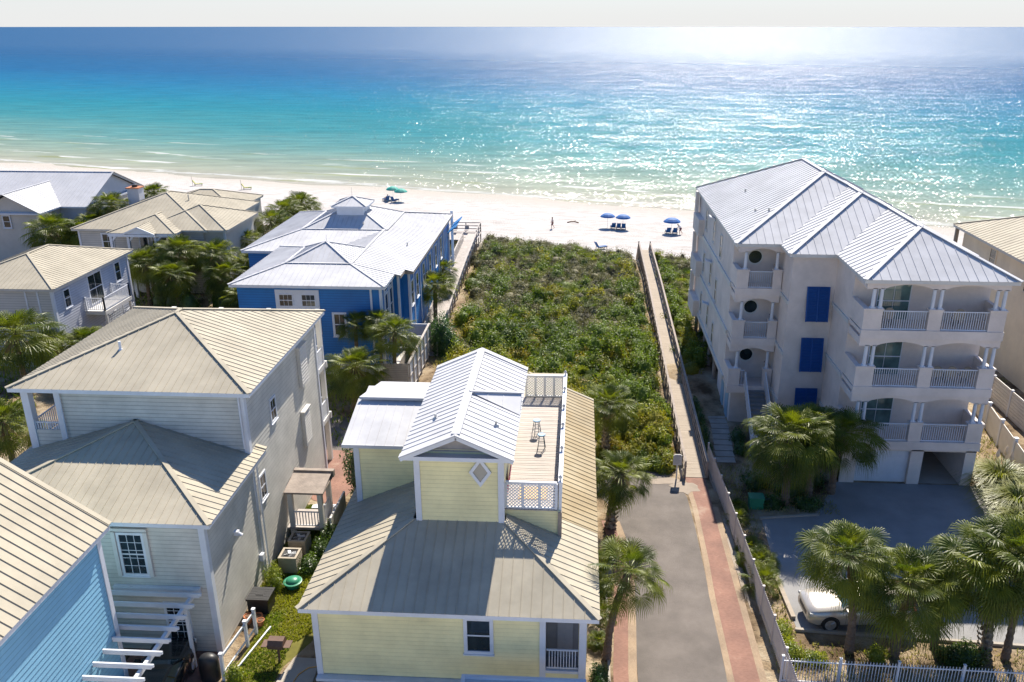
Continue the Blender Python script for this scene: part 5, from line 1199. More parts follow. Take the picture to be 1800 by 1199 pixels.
palm(-12.95, 55.1, 4.9, 1.9, 'palm leaning out over the white board fence by the royal blue house', (.2, 0), .15, 0, group=G4)
palm(-16.2, 57.2, 4.7, 1.5, 'ragged palm right in front of the royal blue wall', (.1, 0), .14, 2, group=G4)
palm(-14.3, 56.9, 5.1, 1.3, 'thin palm at the corner of the royal blue house', (0, 0), .12, 2, group=G4)
palm(-12.5, 70.2, 3.9, 1.9, 'palm standing between the royal blue house and its walkway', (.1, 0), .2, 0, group=G4)
palm(-13.0, 78.5, 2.9, 1.6, 'smaller palm beyond, beside the far half of the grey walkway', (0, 0), .16, 2, group=G4)
CL = [(-37.2, 75.2, 5.4, 2.3, 1, 'tallest palm of the dense clump before the tan-roofed house'), (-40.3, 73.8, 4.6, 2.2, 3, 'palm at the left end of the dense clump, beside the small balcony'), (-34.0, 75.4, 5.0, 2.3, 0, 'palm at the right end of the dense clump'),
      (-36.4, 71.6, 4.0, 2.1, 3, 'low front palm of the dense clump with brown dead leaves'), (-32.2, 73.0, 3.8, 2.0, 1, 'bushy palm between the dense clump and the blue roof'), (-38.6, 77.6, 4.9, 2.2, 2, 'palm at the back of the dense clump under the porch'), (-30.6, 76.2, 4.4, 2.0, 1, 'palm against the left eave of the blue house roof'),
      (-29.4, 70.3, 2.7, 2.1, 3, 'low spreading palm at the front left corner of the blue house'), (-41.5, 77.0, 3.9, 2.0, 0, 'palm tucked behind the balcony against the porch posts'),
      (-55.8, 85.0, 4.9, 2.8, 1, 'palm in front of the pale grey house wing'), (-53.2, 85.8, 4.6, 2.3, 3, 'palm just right of the pale grey house wing'), (-54.3, 89.6, 4.6, 2.0, 0, 'small palm against the gable of the pale grey house'), (-52.6, 92.0, 6.2, 2.3, 1, 'palm left of the chimney'), (-51.6, 99.5, 6.0, 2.1, 3, 'palm right of the chimney at the beach edge'),
      (-34.6, 92.5, 4.3, 2.4, 2, 'palm at the right end of the tan roof'), (-34.8, 97.0, 4.6, 2.5, 0, 'palm in the row behind the blue roof, middle of three'), (-34.2, 101.5, 4.6, 2.6, 3, 'seaward palm of the three behind the blue roof'), (-34.4, 84.0, 4.2, 2.0, 1, 'palm under the right eave of the tan-roofed house'),
      (-38.8, 52.6, 5.2, 2.9, 1, 'big bright palm at the left edge before the grey house'), (-33.6, 43.0, 3.2, 2.3, 0, 'palm at the left edge beside the beige house'), (-36.6, 57.0, 3.0, 2.0, 3, 'low palm between the beige house and the grey house'), (-39.6, 57.2, 2.5, 1.9, 2, 'low palm at the foot of the grey house corner')]
for x, y, h, r_, v_, lb in CL: palm(x, y, h, r_, lb, (random.uniform(-.3, .3), random.uniform(-.2, .2)), .19, v_, group=G5)

# ================================================================ shrubs, hedges, clumps
def shrub(name, label, cat, blobs, mt, n=260, leaf=.07, seed=1, group=None):
    P = np.array(blobs, float); loc = (P[0, 0], P[0, 1], P[0, 2] - P[0, 5] * .2); Q = P.copy(); Q[:, :3] -= np.array(loc)
    o = bushes(name, Q, mt, n, leaf, seed); o.location = loc; return tag(o, label, cat, group)
shrub('hedge_shrub', 'tall rounded dark green shrub beside the walkway and board fence', 'shrub', [(-10.75, 63.4, 0.5, 1.25, 1.2, 2.9), (-10.3, 62.8, .3, 1.0, 1.0, 2.1), (-11.1, 64.2, .5, 1.0, 1.1, 2.6)], 'hedge', 2600, .07, 2)
shrub('hedge_shrub', 'clipped green hedge under the porch of the yellow house', 'shrub', [(1.15, 26.3, .2, .45, .5, .95), (1.1, 25.5, .2, .45, .5, .85), (1.2, 27.3, .1, .4, .6, .8)], 'hedge', 1300, .05, 3)
shrub('oleander_bush', 'tall oleander with pink flowers behind the yellow house wing', 'shrub', [(-11.6, 40.8, 1.5, 1.2, 1.1, 3.2), (-11.0, 42.2, 1.2, 1.2, 1.2, 2.8), (-11.2, 39.6, .6, .8, .8, 2.2)], 'oleander', 2200, .10, 4)
mb = MB()
for k in range(26):
    a = random.uniform(0, 6.28); e = random.uniform(.2, 1.3); x, y, z = -11.5 + 1.25 * math.cos(a) * math.cos(e), 41 + 1.2 * math.sin(a) * math.cos(e), 1.5 + 3.2 * math.sin(e); mb.lathe((x, y, z), [(.01, -.05), (.06, 0), (.01, .05)], 6)
f = mb.build('flowers', 'flower', bpy.data.objects['oleander_bush'], ); f.parent = bpy.data.objects['oleander_bush']; f.matrix_parent_inverse = Matrix.Translation(-bpy.data.objects['oleander_bush'].location)
shrub('yellow_shrub', 'yellow-green shrub at the corner of the beige house', 'shrub', [(-14.2, 33.0, .1, .45, .5, 1.0), (-14.0, 32.5, .1, .4, .4, .8)], 'yshrub', 900, .05, 5)
shrub('garden_shrub', 'dark shrub under the air conditioners', 'shrub', [(-12.9, 34.2, .1, .55, .7, .6), (-12.7, 35.5, .1, .5, .8, .75), (-12.6, 36.8, .1, .45, .7, .8)], 'shrub', 900, .06, 6)
shrub('garden_shrub', 'small bright shrub beside the bagged grill', 'shrub', [(-13.6, 26.6, .1, .4, .4, .7)], 'yshrub', 700, .05, 7)
shrub('round_shrub', 'low round shrub by the booted palm trunk', 'shrub', [(16.6, 29.4, .1, .95, .6, .8), (15.9, 29.4, .1, .5, .5, .6)], 'shrub', 1500, .06, 8)
shrub('garden_shrub', 'small shrub between the first two trunks of the front bed', 'shrub', [(12.9, 29.3, .1, .5, .4, .6)], 'yshrub', 500, .06, 9)
shrub('garden_shrub', 'shrub at the right end of the front bed', 'shrub', [(19.9, 29.3, .1, .6, .5, .7), (21.2, 29.3, .1, .6, .5, .7)], 'shrub', 900, .06, 10)
shrub('garden_shrub', 'shaded shrubs under the big palms of the stucco building', 'shrub', [(12.3, 42.8, 0, 1.0, .8, 1.0), (10.6, 43.6, 0, .9, .8, .9), (13.9, 43.9, 0, .8, .5, 1.0), (11.0, 41.3, 0, .8, .6, .7), (13.0, 41.3, 0, .9, .5, .7)], 'hedge', 900, .07, 11)
shrub('garden_shrub', 'row of shrubs between the boardwalk and the slab walk', 'shrub', [(8.35, 47.5, 0, .3, .9, .8), (8.4, 49.6, 0, .35, 1.1, 1.0), (8.45, 52, 0, .35, 1.0, .9), (8.4, 54, 0, .3, .9, .8)], 'hedge', 700, .06, 12)
shrub('garden_shrub', 'bush filling the corner between stair and slab walk', 'shrub', [(10.5, 49.2, 0, .5, .9, .9), (10.4, 47.6, 0, .45, .7, .7)], 'hedge', 900, .06, 13)
shrub('yellow_shrub', 'weedy yellow-green growth in the corner where the fences meet', 'shrub', [(9.4, 29.3, .05, .5, .7, .6), (9.3, 30.7, .05, .45, .8, .5), (10.2, 29.0, .05, .7, .4, .45)], 'yshrub', 900, .05, 14)
shrub('yellow_shrub', 'bright low bushes at the near end of the boardwalk by the sign', 'shrub', [(5.4, 44.9, .05, .6, .4, .5), (4.3, 45.3, .05, .7, .5, .6), (5.7, 46.0, .1, .5, .7, .7)], 'yshrub', 900, .06, 15)
def fanclump(name, label, spots, rad, seed, mt_variant=2, cat='palmetto', group=None):
    T = thing(name, label, cat, (*spots[0][:2], 0), group)
    for i, (x, y, s) in enumerate(spots):
        c = bpy.data.objects.new('fan_crown', CROWNS[(mt_variant + i) % 4]); COL.objects.link(c); c.parent = T; c.location = (x - spots[0][0], y - spots[0][1], .35 * s); c.scale = (rad * s / 1.62,) * 3; c.rotation_euler = (0, 0, i * 1.3)
fanclump('palmetto_clump', 'fan palmetto clump inside the fence beside the log edging', [(9.1, 34.0, 1), (9.2, 35.6, .9), (9.0, 36.9, .7)], 1.15, 1)
fanclump('palmetto_clump', 'small palmetto fronds at the shaded end of the picket fence', [(8.9, 39.6, .8), (9.0, 40.8, .7)], .9, 2)
fanclump('palmetto_clump', 'palmettos at the foot of the royal blue side wall', [(-12.9, 66.5, 1), (-12.8, 68.2, .8)], 1.2, 3)
fanclump('palmetto_clump', 'low palmetto fans under the eave of the yellow house by the lane', [(1.35, 31.2, 1), (1.3, 33.3, .9), (1.2, 35.2, .9), (1.2, 29.5, .7)], .8, 4)
def grassclump(name, label, x, y, r_, h, n, seed, plumes=0, mt='yshrub'):
    rg = np.random.default_rng(seed); a = rg.uniform(0, 6.28, n); e = rg.uniform(.35, 1.35, n); L = h * rg.uniform(.7, 1.15, n); V_ = []; F_ = []
    for q in range(n):
        d = np.array([math.cos(a[q]), math.sin(a[q]), 0]); sd = np.array([-d[1], d[0], 0]) * .022; p = d * r_ * .25 * rg.uniform(0, 1); i = len(V_); c = math.cos(e[q]); s = math.sin(e[q])
        p1 = p + d * c * L[q] * .5 + np.array([0, 0, s * L[q] * .6]); p2 = p + d * c * L[q] * 1.15 + np.array([0, 0, s * L[q] * .75]); p3 = p + d * (c * L[q] * 1.15 + .35 * L[q]) + np.array([0, 0, s * L[q] * .75 - .35 * L[q] * (1.2 - s)])
        V_ += [p - sd, p + sd, p1 + sd, p1 - sd, p2 + sd * .7, p2 - sd * .7, p3 + sd * .15, p3 - sd * .15]; F_ += [(i, i + 1, i + 2, i + 3), (i + 3, i + 2, i + 4, i + 5), (i + 5, i + 4, i + 6, i + 7)]
    o = npmesh(name, np.array(V_), np.array(F_), mt, loc=(x, y, 0)); tag(o, label, 'ornamental grass', 'pampas grasses by the white board fence')
    for k in range(plumes):
        mb = MB(); t = k * 2.1 + seed; px, py = x + .4 * math.cos(t), y + .4 * math.sin(t); mb.tube((px, py, .5), (px, py, h * 1.15), .012, .012, 5); mb.lathe((px, py, h * 1.1), [(.02, 0), (.10, .12), (.11, .3), (.06, .5), (.01, .62)], 8); mb.build('plume', 'plume', o)
M['pampas'] = leafmat('pampas_blade', (.085, .11, .018), (.22, .22, .045), .3, .45, 1.2)
grassclump('pampas_grass', 'pampas grass with three pale plumes by the white board fence', 24.6, 44.2, 1.5, 1.7, 900, 1, 3, 'pampas')
grassclump('pampas_grass', 'pampas clump without plumes just below the plumed one', 24.4, 41.6, 1.5, 1.6, 900, 2, 0, 'pampas')
grassclump('pampas_grass', 'pampas clump nearest the gravel drive corner', 23.6, 39.6, 1.3, 1.4, 700, 3, 0, 'pampas')
grassclump('pampas_grass', 'pampas clump cut by the right edge of the view', 25.8, 42.6, 1.3, 1.5, 700, 4, 0, 'pampas')

# ================================================================ cars
def car(name, label, loc, rz, paint, L=4.75, W=1.86, Hh=1.65, cat='car'):
    T = thing(name, label, cat, (0, 0, 0)); hl = L / 2
    # lower body: stations from nose (+x) to tail
    st = [(hl, .70, .42, .80), (hl - .08, .82, .36, .93), (hl - .4, .91, .30, 1.0), (hl - 1.15, .93, .30, 1.07), (hl - 1.55, .93, .30, 1.09), (0, .93, .30, 1.08), (-hl + 1.0, .93, .30, 1.10), (-hl + .35, .91, .34, 1.12), (-hl + .08, .84, .42, 1.02), (-hl, .72, .55, .85)]
    mb = MB(); rings = []
    for x, w, zb, zt in st:
        w *= W / 1.86; pr = [(-w * .92, zb), (-w, zb + .16), (-w * 1.0, (zb + zt) / 2), (-w * .965, zt - .07), (-w * .86, zt), (-w * .4, zt + .045), (w * .4, zt + .045), (w * .86, zt), (w * .965, zt - .07), (w, (zb + zt) / 2), (w, zb + .16), (w * .92, zb)]
        rings.append(len(mb.v)); mb.v += [(x, y, z) for y, z in pr]
    n = 12
    for a, b in zip(rings[:-1], rings[1:]):
        for k in range(n): mb.f.append((a + k, a + (k + 1) % n, b + (k + 1) % n, b + k)); mb.m.append(0)
    mb.f.append(tuple(rings[0] + k for k in range(n))); mb.m.append(0); mb.f.append(tuple(rings[-1] + n - 1 - k for k in range(n))); mb.m.append(0)
    body = mb.build('body', paint, T, smooth=True)
    # greenhouse
    mb = MB(); g = MB(); b0, b1, t0, t1 = hl - 1.45, -hl + .22, hl - 2.15, -hl + .75; wb, wt = W / 2 * .90, W / 2 * .70; zb, zt = 1.09, Hh
    Bq = [V((b0, -wb, zb)), V((b0, wb, zb)), V((b1, wb, zb + .02)), V((b1, -wb, zb + .02))]; Tq = [V((t0, -wt, zt - .03)), V((t0, wt, zt - .03)), V((t1, wt, zt - .05)), V((t1, -wt, zt - .05))]
    for k in range(4):
        j = (k + 1) % 4; g.poly([Bq[k], Bq[j], Tq[j], Tq[k]])
    g.build('window_glass', 'carglass', body)
    up = V((0, 0, .035)); C4 = [q + (q - V(((t0 + t1) / 2, 0, q.z))) * .03 for q in Tq]; mid = [V((t0 - .3, -wt * .9, zt + .03)), V((t0 - .3, wt * .9, zt + .03)), V((t1 + .25, wt * .9, zt + .02)), V((t1 + .25, -wt * .9, zt + .02))]
    mb.poly(mid)
    for k in range(4): j = (k + 1) % 4; mb.poly([C4[k], C4[j], mid[j], mid[k]])
    for k in range(4): mb.bar(Bq[k], Tq[k], .07, .07)
    for s in (0, 1):
        for q in (.38, .68): mb.bar(Bq[s * 1 if s else 0].lerp(Bq[2 if s else 3], q) + V((0, .01 if s else -.01, 0)), Tq[s * 1 if s else 0].lerp(Tq[2 if s else 3], q) + V((0, .01 if s else -.01, 0)), .06, .03)
    mb.build('roof', paint, body)
    for x in (hl - .95, -hl + .98):
        for s in (-1, 1):
            y = s * (W / 2 - .10); w = MB(); w.tube((x, y - .11 * s, .36), (x, y + .115 * s, .36), .36, .36, 24); wo = w.build('wheel', 'tyre', T)
            r_ = MB(); r_.tube((x, y + .10 * s, .36), (x, y + .118 * s, .36), .25, .25, 20)
            for k in range(5): t = k * 1.2566; r_.bar((x, y + .13 * s, .36), (x + .22 * math.cos(t), y + .12 * s, .36 + .22 * math.sin(t)), .03, .06)
            r_.build('rim', 'rim', wo)
            a = MB(); 
            for k in range(12):
                t0_, t1_ = math.pi * k / 12 - .1, math.pi * (k + 1) / 12 + .0; a.bar((x + .40 * math.cos(t0_), s * (W / 2 - .02), .36 + .40 * math.sin(t0_)), (x + .40 * math.cos(t1_), s * (W / 2 - .02), .36 + .40 * math.sin(t1_)), .06, .05)
            a.build('wheel_arch', 'black', body)
    for s in (-1, 1):
        h = MB(); h.ob((hl - .22, s * W / 2 * .74, .80), (.16, 0, .02), (.03, .14 * s * 1, 0), (0, 0, .07)); h.build('headlight', 'headlamp', body)
        h = MB(); h.ob((-hl + .12, s * W / 2 * .80, .95), (.06, 0, 0), (0, .12, 0), (0, 0, .12)); h.build('tail_light', 'tail', body)
        h = MB(); h.ob((hl - 1.62, s * (W / 2 + .08), 1.12), (.07, 0, 0), (0, .11, 0), (0, 0, .075)); h.build('wing_mirror', paint, body)
        h = MB(); h.bar((hl - 1.6, s * (W / 2 + .002), .95), (hl - 1.6, s * (W / 2 + .002), .40), .01, .012); h.build('door_seam', 'black', body)
    h = MB(); h.ob((hl - .02, 0, .66), (.03, 0, 0), (0, .45, 0), (0, 0, .09)); h.ob((hl - .06, 0, .45), (.04, 0, 0), (0, .62, 0), (0, 0, .06)); h.build('grille', 'black', body)
    T.location = loc; T.rotation_euler = (0, 0, rz); return T
M['carglass'] = mat('car_glass', (.03, .06, .065), .05, .3, 1, spec=.9); M['headlamp'] = mat('headlamp_glass', (.55, .56, .55), .1, .1, 4, spec=.9); M['tail'] = mat('tail_lamp', (.35, .02, .02), .3, .1, 4)
car('parked_car', 'champagne silver SUV parked under the palms behind the front fence', (12.75, 31.95, .02), R(184), 'carsilver')
car('parked_car', 'black car parked on the brick drive under the white pergola', (-16.25, 25.6, .02), R(96), 'carblack', 4.6, 1.8, 1.42)

# ================================================================ yard objects
def ac(x, y, label, g):
    T = thing('air_conditioner', label, 'air conditioner', (x, y, 0), g); w = .43
    mb = MB(); mb.box(x - w, x + w, y - w, y + w, .05, .86)
    for k in range(14): z = .14 + k * .047; mb.box(x - w - .012, x + w + .012, y - w - .012, y + w + .012, z, z + .02)
    mb.build('cabinet', 'acmetal', T)
    mb = MB(); mb.box(x - w - .02, x + w + .02, y - w - .02, y - w + .09, .86, .92); mb.box(x - w - .02, x + w + .02, y + w - .09, y + w + .02, .86, .92); mb.box(x - w - .02, x - w + .09, y - w + .09, y + w - .09, .86, .92); mb.box(x + w - .09, x + w + .02, y - w + .09, y + w - .09, .86, .92); mb.build('top_frame', 'acmetal', T)
    mb = MB(); mb.box(x - w + .08, x + w - .08, y - w + .08, y + w - .08, .861, .868); mb.build('fan_well', 'black', T)
    mb = MB(); mb.lathe((x, y, .87), [(.07, 0), (.07, .05)], 12)
    for k in range(4): t = k * math.pi / 2 + .4; mb.ob((x + .17 * math.cos(t), y + .17 * math.sin(t), .885), (.11 * math.cos(t), .11 * math.sin(t), 0), (-.07 * math.sin(t), .07 * math.cos(t), .02), (0, 0, .004))
    mb.build('fan', 'metal', T)
    mb = MB()
    for r_ in (.1, .17, .24, .31): mb.path([(x + r_ * math.cos(a), y + r_ * math.sin(a), .915) for a in np.linspace(0, 2 * math.pi, 19)], .005, 4)
    mb.build('grille', 'metal', T)
ac(-13.75, 34.15, 'nearer air conditioner with a tan top beside the beige wall', 'air conditioners beside the beige house')
ac(-13.75, 35.6, 'farther air conditioner in the shade of the side porch', 'air conditioners beside the beige house')
T = thing('storage_box', 'black plastic deck box against the beige wall', 'storage box', (-14.1, 31.1, 0))
mb = MB(); mb.box(-14.6, -13.65, 30.7, 31.55, 0, .72); mb.build('box', 'black', T)
mb = MB(); mb.box(-14.64, -13.6, 30.66, 31.6, .72, .82); mb.box(-14.3, -13.95, 31.0, 31.3, .82, .84)
for k in range(5): mb.box(-14.6, -13.65, 30.75 + k * .17, 30.78 + k * .17, .82, .826)
mb.build('lid', 'black', T)
for i, (x, y, r_, h, lb) in enumerate(((-14.35, 30.1, .19, .4, 'terracotta pot nearest the beige wall'), (-14.0, 30.25, .22, .3, 'wide terracotta bowl in the middle of the pots'), (-13.75, 29.95, .17, .32, 'small terracotta pot nearest the fence post'))):
    T = thing('flower_pot', lb, 'flower pot', (x, y, 0), 'terracotta pots by the black box'); mb = MB(); mb.lathe((x, y, 0), [(r_ * .6, 0), (r_ * .95, h * .85), (r_ * 1.1, h * .86), (r_ * 1.1, h), (r_ * .95, h), (r_ * .9, h * .9)], 18); mb.build('pot', 'terracotta', T); mb = MB(); mb.lathe((x, y, h * .85), [(r_ * .9, 0), (r_ * .5, .05)], 12); mb.build('soil', 'wood', T)
T = thing('pedestal_grill', 'rusty brown pedestal barbecue standing on the lawn', 'grill', (-12.15, 27.75, 0))
mb = MB(); mb.tube((-12.15, 27.75, 0), (-12.15, 27.75, .85), .05, .05, 12); mb.build('pedestal', 'rust', T)
mb = MB(); mb.box(-12.5, -11.85, 27.5, 28.0, .85, 1.0); mb.build('firebox', 'rust', T)
mb = MB(); mb.poly([(-12.5, 27.5, 1.0), (-11.85, 27.5, 1.0), (-11.85, 27.62, 1.2), (-12.5, 27.62, 1.2)]); mb.poly([(-12.5, 27.62, 1.2), (-11.85, 27.62, 1.2), (-11.85, 27.9, 1.22), (-12.5, 27.9, 1.22)]); mb.poly([(-12.5, 27.9, 1.22), (-11.85, 27.9, 1.22), (-11.85, 28.0, 1.0), (-12.5, 28.0, 1.0)])
for x in (-12.5, -11.85): mb.poly([(x, 27.5, 1.0), (x, 28.0, 1.0), (x, 27.9, 1.22), (x, 27.62, 1.2)])
mb.build('lid', 'rust', T)
for a, b in ((-12.78, -12.51), (-11.84, -11.57)): mb = MB(); mb.box(a, b, 27.52, 27.98, .93, .955); mb.build('side_shelf', 'rust', T)
T = thing('covered_grill', 'grill under a black cover beside the brick drive', 'grill', (-14.65, 26.7, 0))
mb = MB(); mb.lathe((-14.65, 26.7, 0), [(.42, 0), (.42, .7), (.40, .95), (.3, 1.1), (.12, 1.16)], 14, sy=.75); mb.build('cover', 'black', T, smooth=True)
T = thing('fire_pit', 'round green lidded tub on the shaded grass', 'fire pit', (-13.2, 32.75, 0))
mb = MB(); mb.lathe((-13.2, 32.75, 0), [(.30, 0), (.36, .25), (.44, .3), (.44, .34), (.40, .35)], 22); mb.build('tub', 'steelgreen', T)
mb = MB(); mb.lathe((-13.2, 32.75, .35), [(.33, 0), (.31, .05), (.2, .13), (.05, .16)], 20); mb.build('lid', 'steelgreen', T, smooth=True)
mb = MB(); mb.path([(-11.5, 25.2, .08), (-11.25, 26.2, .08), (-11.1, 27.0, .08), (-10.8, 27.4, .08), (-10.4, 27.5, .08)], .018, 6); mb.path([(-10.9, 25.0, .08), (-10.8, 26.2, .08), (-10.4, 26.6, .08)], .018, 6); tag(mb.build('garden_hose', 'hose', loc=(-11.2, 26.2, 0)), 'orange hose lying on the concrete pad', 'hose')
T = thing('notice_sign', 'small pale notice board on a post at the start of the boardwalk', 'sign', (6.05, 44.0, 0))
mb = MB(); mb.box(6.01, 6.09, 43.97, 44.03, 0, 1.3); mb.build('post', 'signw', T)
mb = MB(); mb.box(5.80, 6.30, 43.93, 43.97, .98, 1.62); mb.box(5.86, 6.24, 43.93, 43.97, 1.62, 1.68); mb.build('board', 'signw', T)
mb = MB()
for k in range(6): mb.box(5.86, 6.24 - (k % 3) * .06, 43.922, 43.928, 1.52 - k * .085, 1.545 - k * .085)
mb.build('small_print', 'greywood', T)
for x, lb in ((6.36, 'short grey bollard post right of the notice sign'),): mb = MB(); mb.lathe((x, 44.25, 0), [(.045, 0), (.045, .45), (.055, .48), (.03, .55)], 10); tag(mb.build('bollard', 'greywood', loc=(x, 44.25, 0)), lb, 'bollard')
T = thing('utility_box', 'green electricity box in the shade behind the picket fence', 'utility box', (10.1, 41.2, 0))
mb = MB(); mb.box(9.75, 10.5, 40.9, 41.5, 0, .62); mb.build('cabinet', 'steelgreen', T); mb = MB(); mb.box(9.71, 10.54, 40.86, 41.54, .62, .70); mb.build('lid', 'steelgreen', T)
def adirondack(x, y, rz, mt, label):
    T = thing('garden_chair', label, 'chair', (0, 0, 0), 'garden chairs behind the front fence'); mb = MB()
    for k in range(6): mb.ob((-.26 + .104 * k, -.02 + 0, .38), (.045, 0, 0), (0, .25, .05), (0, 0, .01))
    mb.build('seat', mt, T); mb = MB()
    for k in range(6): h = .95 - .02 * (k - 2.5) ** 2; mb.ob((-.26 + .104 * k, .36, (.35 + h) / 2 + .05), (.047, 0, 0), (0, .10, (h - .35) / 2), (0, .01, -.003))
    mb.build('backrest', mt, T)
    for s in (-1, 1): mb = MB(); mb.box(s * .36 - .05, s * .36 + .05, -.35, .35, .56, .585); mb.build('armrest', mt, T)
    for s in (-1, 1):
        for yq in (-.28, .26): mb = MB(); mb.box(s * .33 - .03, s * .33 + .03, yq - .04, yq + .04, 0, .56); mb.build('leg', mt, T)
    T.location = (x, y, 0); T.rotation_euler = (0, 0, rz)
adirondack(10.85, 26.2, R(10), 'concrete', 'tan slatted garden chair behind the front fence, leftmost of four')
adirondack(11.6, 26.45, R(-25), 'rust', 'brown garden chair beside the leftmost tan one')
adirondack(15.3, 26.3, R(5), 'greywood', 'grey garden chair behind the fence, third from the left')
adirondack(16.3, 26.5, R(170), 'white', 'white slatted garden chair turned away, rightmost of the four')

# ================================================================ beach
def umbrella(x, y, label, mt, g, r_=1.15, h=2.15, tilt=0):
    z = zg1(x, y); T = thing('beach_umbrella', label, 'umbrella', (x, y, z), g)
    mb = MB(); mb.tube((x, y, z - .3), (x, y, z + h), .022, .022, 8); mb.lathe((x, y, z + h), [(.03, 0), (.015, .1)], 6); mb.build('pole', 'white', T)
    mb = MB(); n = 8; i0 = len(mb.v); sub = 16
    prof = [(0, .50), (.30, .47), (.62, .36), (.88, .17), (1.0, 0)]
    for (q, zz) in prof:
        for k in range(sub):
            t = 2 * math.pi * k / sub; rr_ = r_ * q * (1 if k % 2 == 0 else .965); mb.v.append((x + rr_ * math.cos(t), y + rr_ * math.sin(t), z + h - .45 + zz * r_ * .95 - (0 if k % 2 == 0 else .02 * q)))
    for j in range(4):
        for k in range(sub): mb.f.append((i0 + j * sub + k, i0 + j * sub + (k + 1) % sub, i0 + (j + 1) * sub + (k + 1) % sub, i0 + (j + 1) * sub + k)); mb.m.append(0)
    c = mb.build('canopy', mt, T)
    mb = MB()
    for k in range(8): t = k * math.pi / 4; mb.tube((x, y, z + h - .02), (x + r_ * math.cos(t), y + r_ * math.sin(t), z + h - .46), .008, .008, 4)
    mb.build('ribs', 'white', c); return T
GB = 'blue beach umbrellas'
umbrella(4.45, 127.2, 'left one of the two touching blue beach umbrellas', 'umbblue', GB); umbrella(6.75, 126.4, 'right one of the two touching blue beach umbrellas', 'umbblue', GB)
umbrella(13.85, 124.0, 'lone blue beach umbrella nearest the stucco building', 'umbblue', GB, 1.3)
umbrella(-33.2, 148.6, 'farther green beach umbrella at left', 'umbgreen', 'green beach umbrellas', 1.2); umbrella(-31.3, 146.4, 'nearer green beach umbrella at left', 'umbgreen', 'green beach umbrellas', 1.2)
def lounge(x, y, rz, label, g, mt='chairblue'):
    T = thing('beach_chair', label, 'beach chair', (0, 0, 0), g)
    mb = MB(); mb.ob((0, .25, .38), (.30, 0, 0), (0, .65, .02), (0, 0, .05)); mb.build('seat', mt, T)
    mb = MB(); mb.ob((0, -.62, .72), (.30, 0, 0), (0, -.22, .38), (0, .05, .03)); mb.build('backrest', mt, T)
    for s in (-1, 1):
        mb = MB(); mb.box(s * .33 - .03, s * .33 + .03, -.6, .95, .28, .34); mb.build('frame', 'plank', T)
        for yq in (-.5, .8): mb = MB(); mb.box(s * .33 - .03, s * .33 + .03, yq - .03, yq + .03, -.05, .3); mb.build('leg', 'plank', T)
    T.location = (x, y, zg1(x, y)); T.rotation_euler = (0, 0, rz); return T
GC = 'blue loungers under the umbrellas'
lounge(5.3, 126.3, R(5), 'leftmost of three blue beach loungers', GC); lounge(6.1, 126.0, R(0), 'middle of three blue beach loungers', GC); lounge(6.85, 125.9, R(-3), 'rightmost of three blue beach loungers', GC)
lounge(13.3, 123.4, R(3), 'left blue lounger under the lone umbrella', GC); lounge(14.3, 123.3, R(-3), 'right blue lounger under the lone umbrella', GC)
lounge(-33.9, 146.2, R(40), 'lounger with a seated sunbather under the green umbrellas', GC); lounge(-32.3, 145.6, R(-25), 'empty blue lounger beside the green umbrellas', GC)
lounge(3.1, 112.6, R(-60), 'small blue beach chair just behind the scrub edge', GC)
for (x, y, lb) in ((-74.0, 160.0, 'left green and yellow striped beach chair far down the beach'), (-63.0, 156.6, 'right green and yellow striped beach chair far down the beach')):
    T = lounge(x, y, R(-75), lb, 'striped beach chairs', 'chairgreen'); mb = MB(); mb.tube((-.1, -.9, 0), (-.1, -1.0, 1.9), .04, .03, 6); o = mb.build('marker_post', 'oldwood', None); o.parent = T
    KIDS.clear()
mb = MB(); mb.path([(-.9, 0, .05), (-.3, .1, .18), (.3, 0, .2), (.9, -.1, .06)], .09, 7); mb.path([(.1, 0, .15), (.4, .3, .35)], .04, 5); o = mb.build('driftwood', 'wood'); o.location = (-.85, 130.3, zg1(-.85, 130.3)); tag(o, 'brown piece of driftwood on the open sand', 'driftwood')

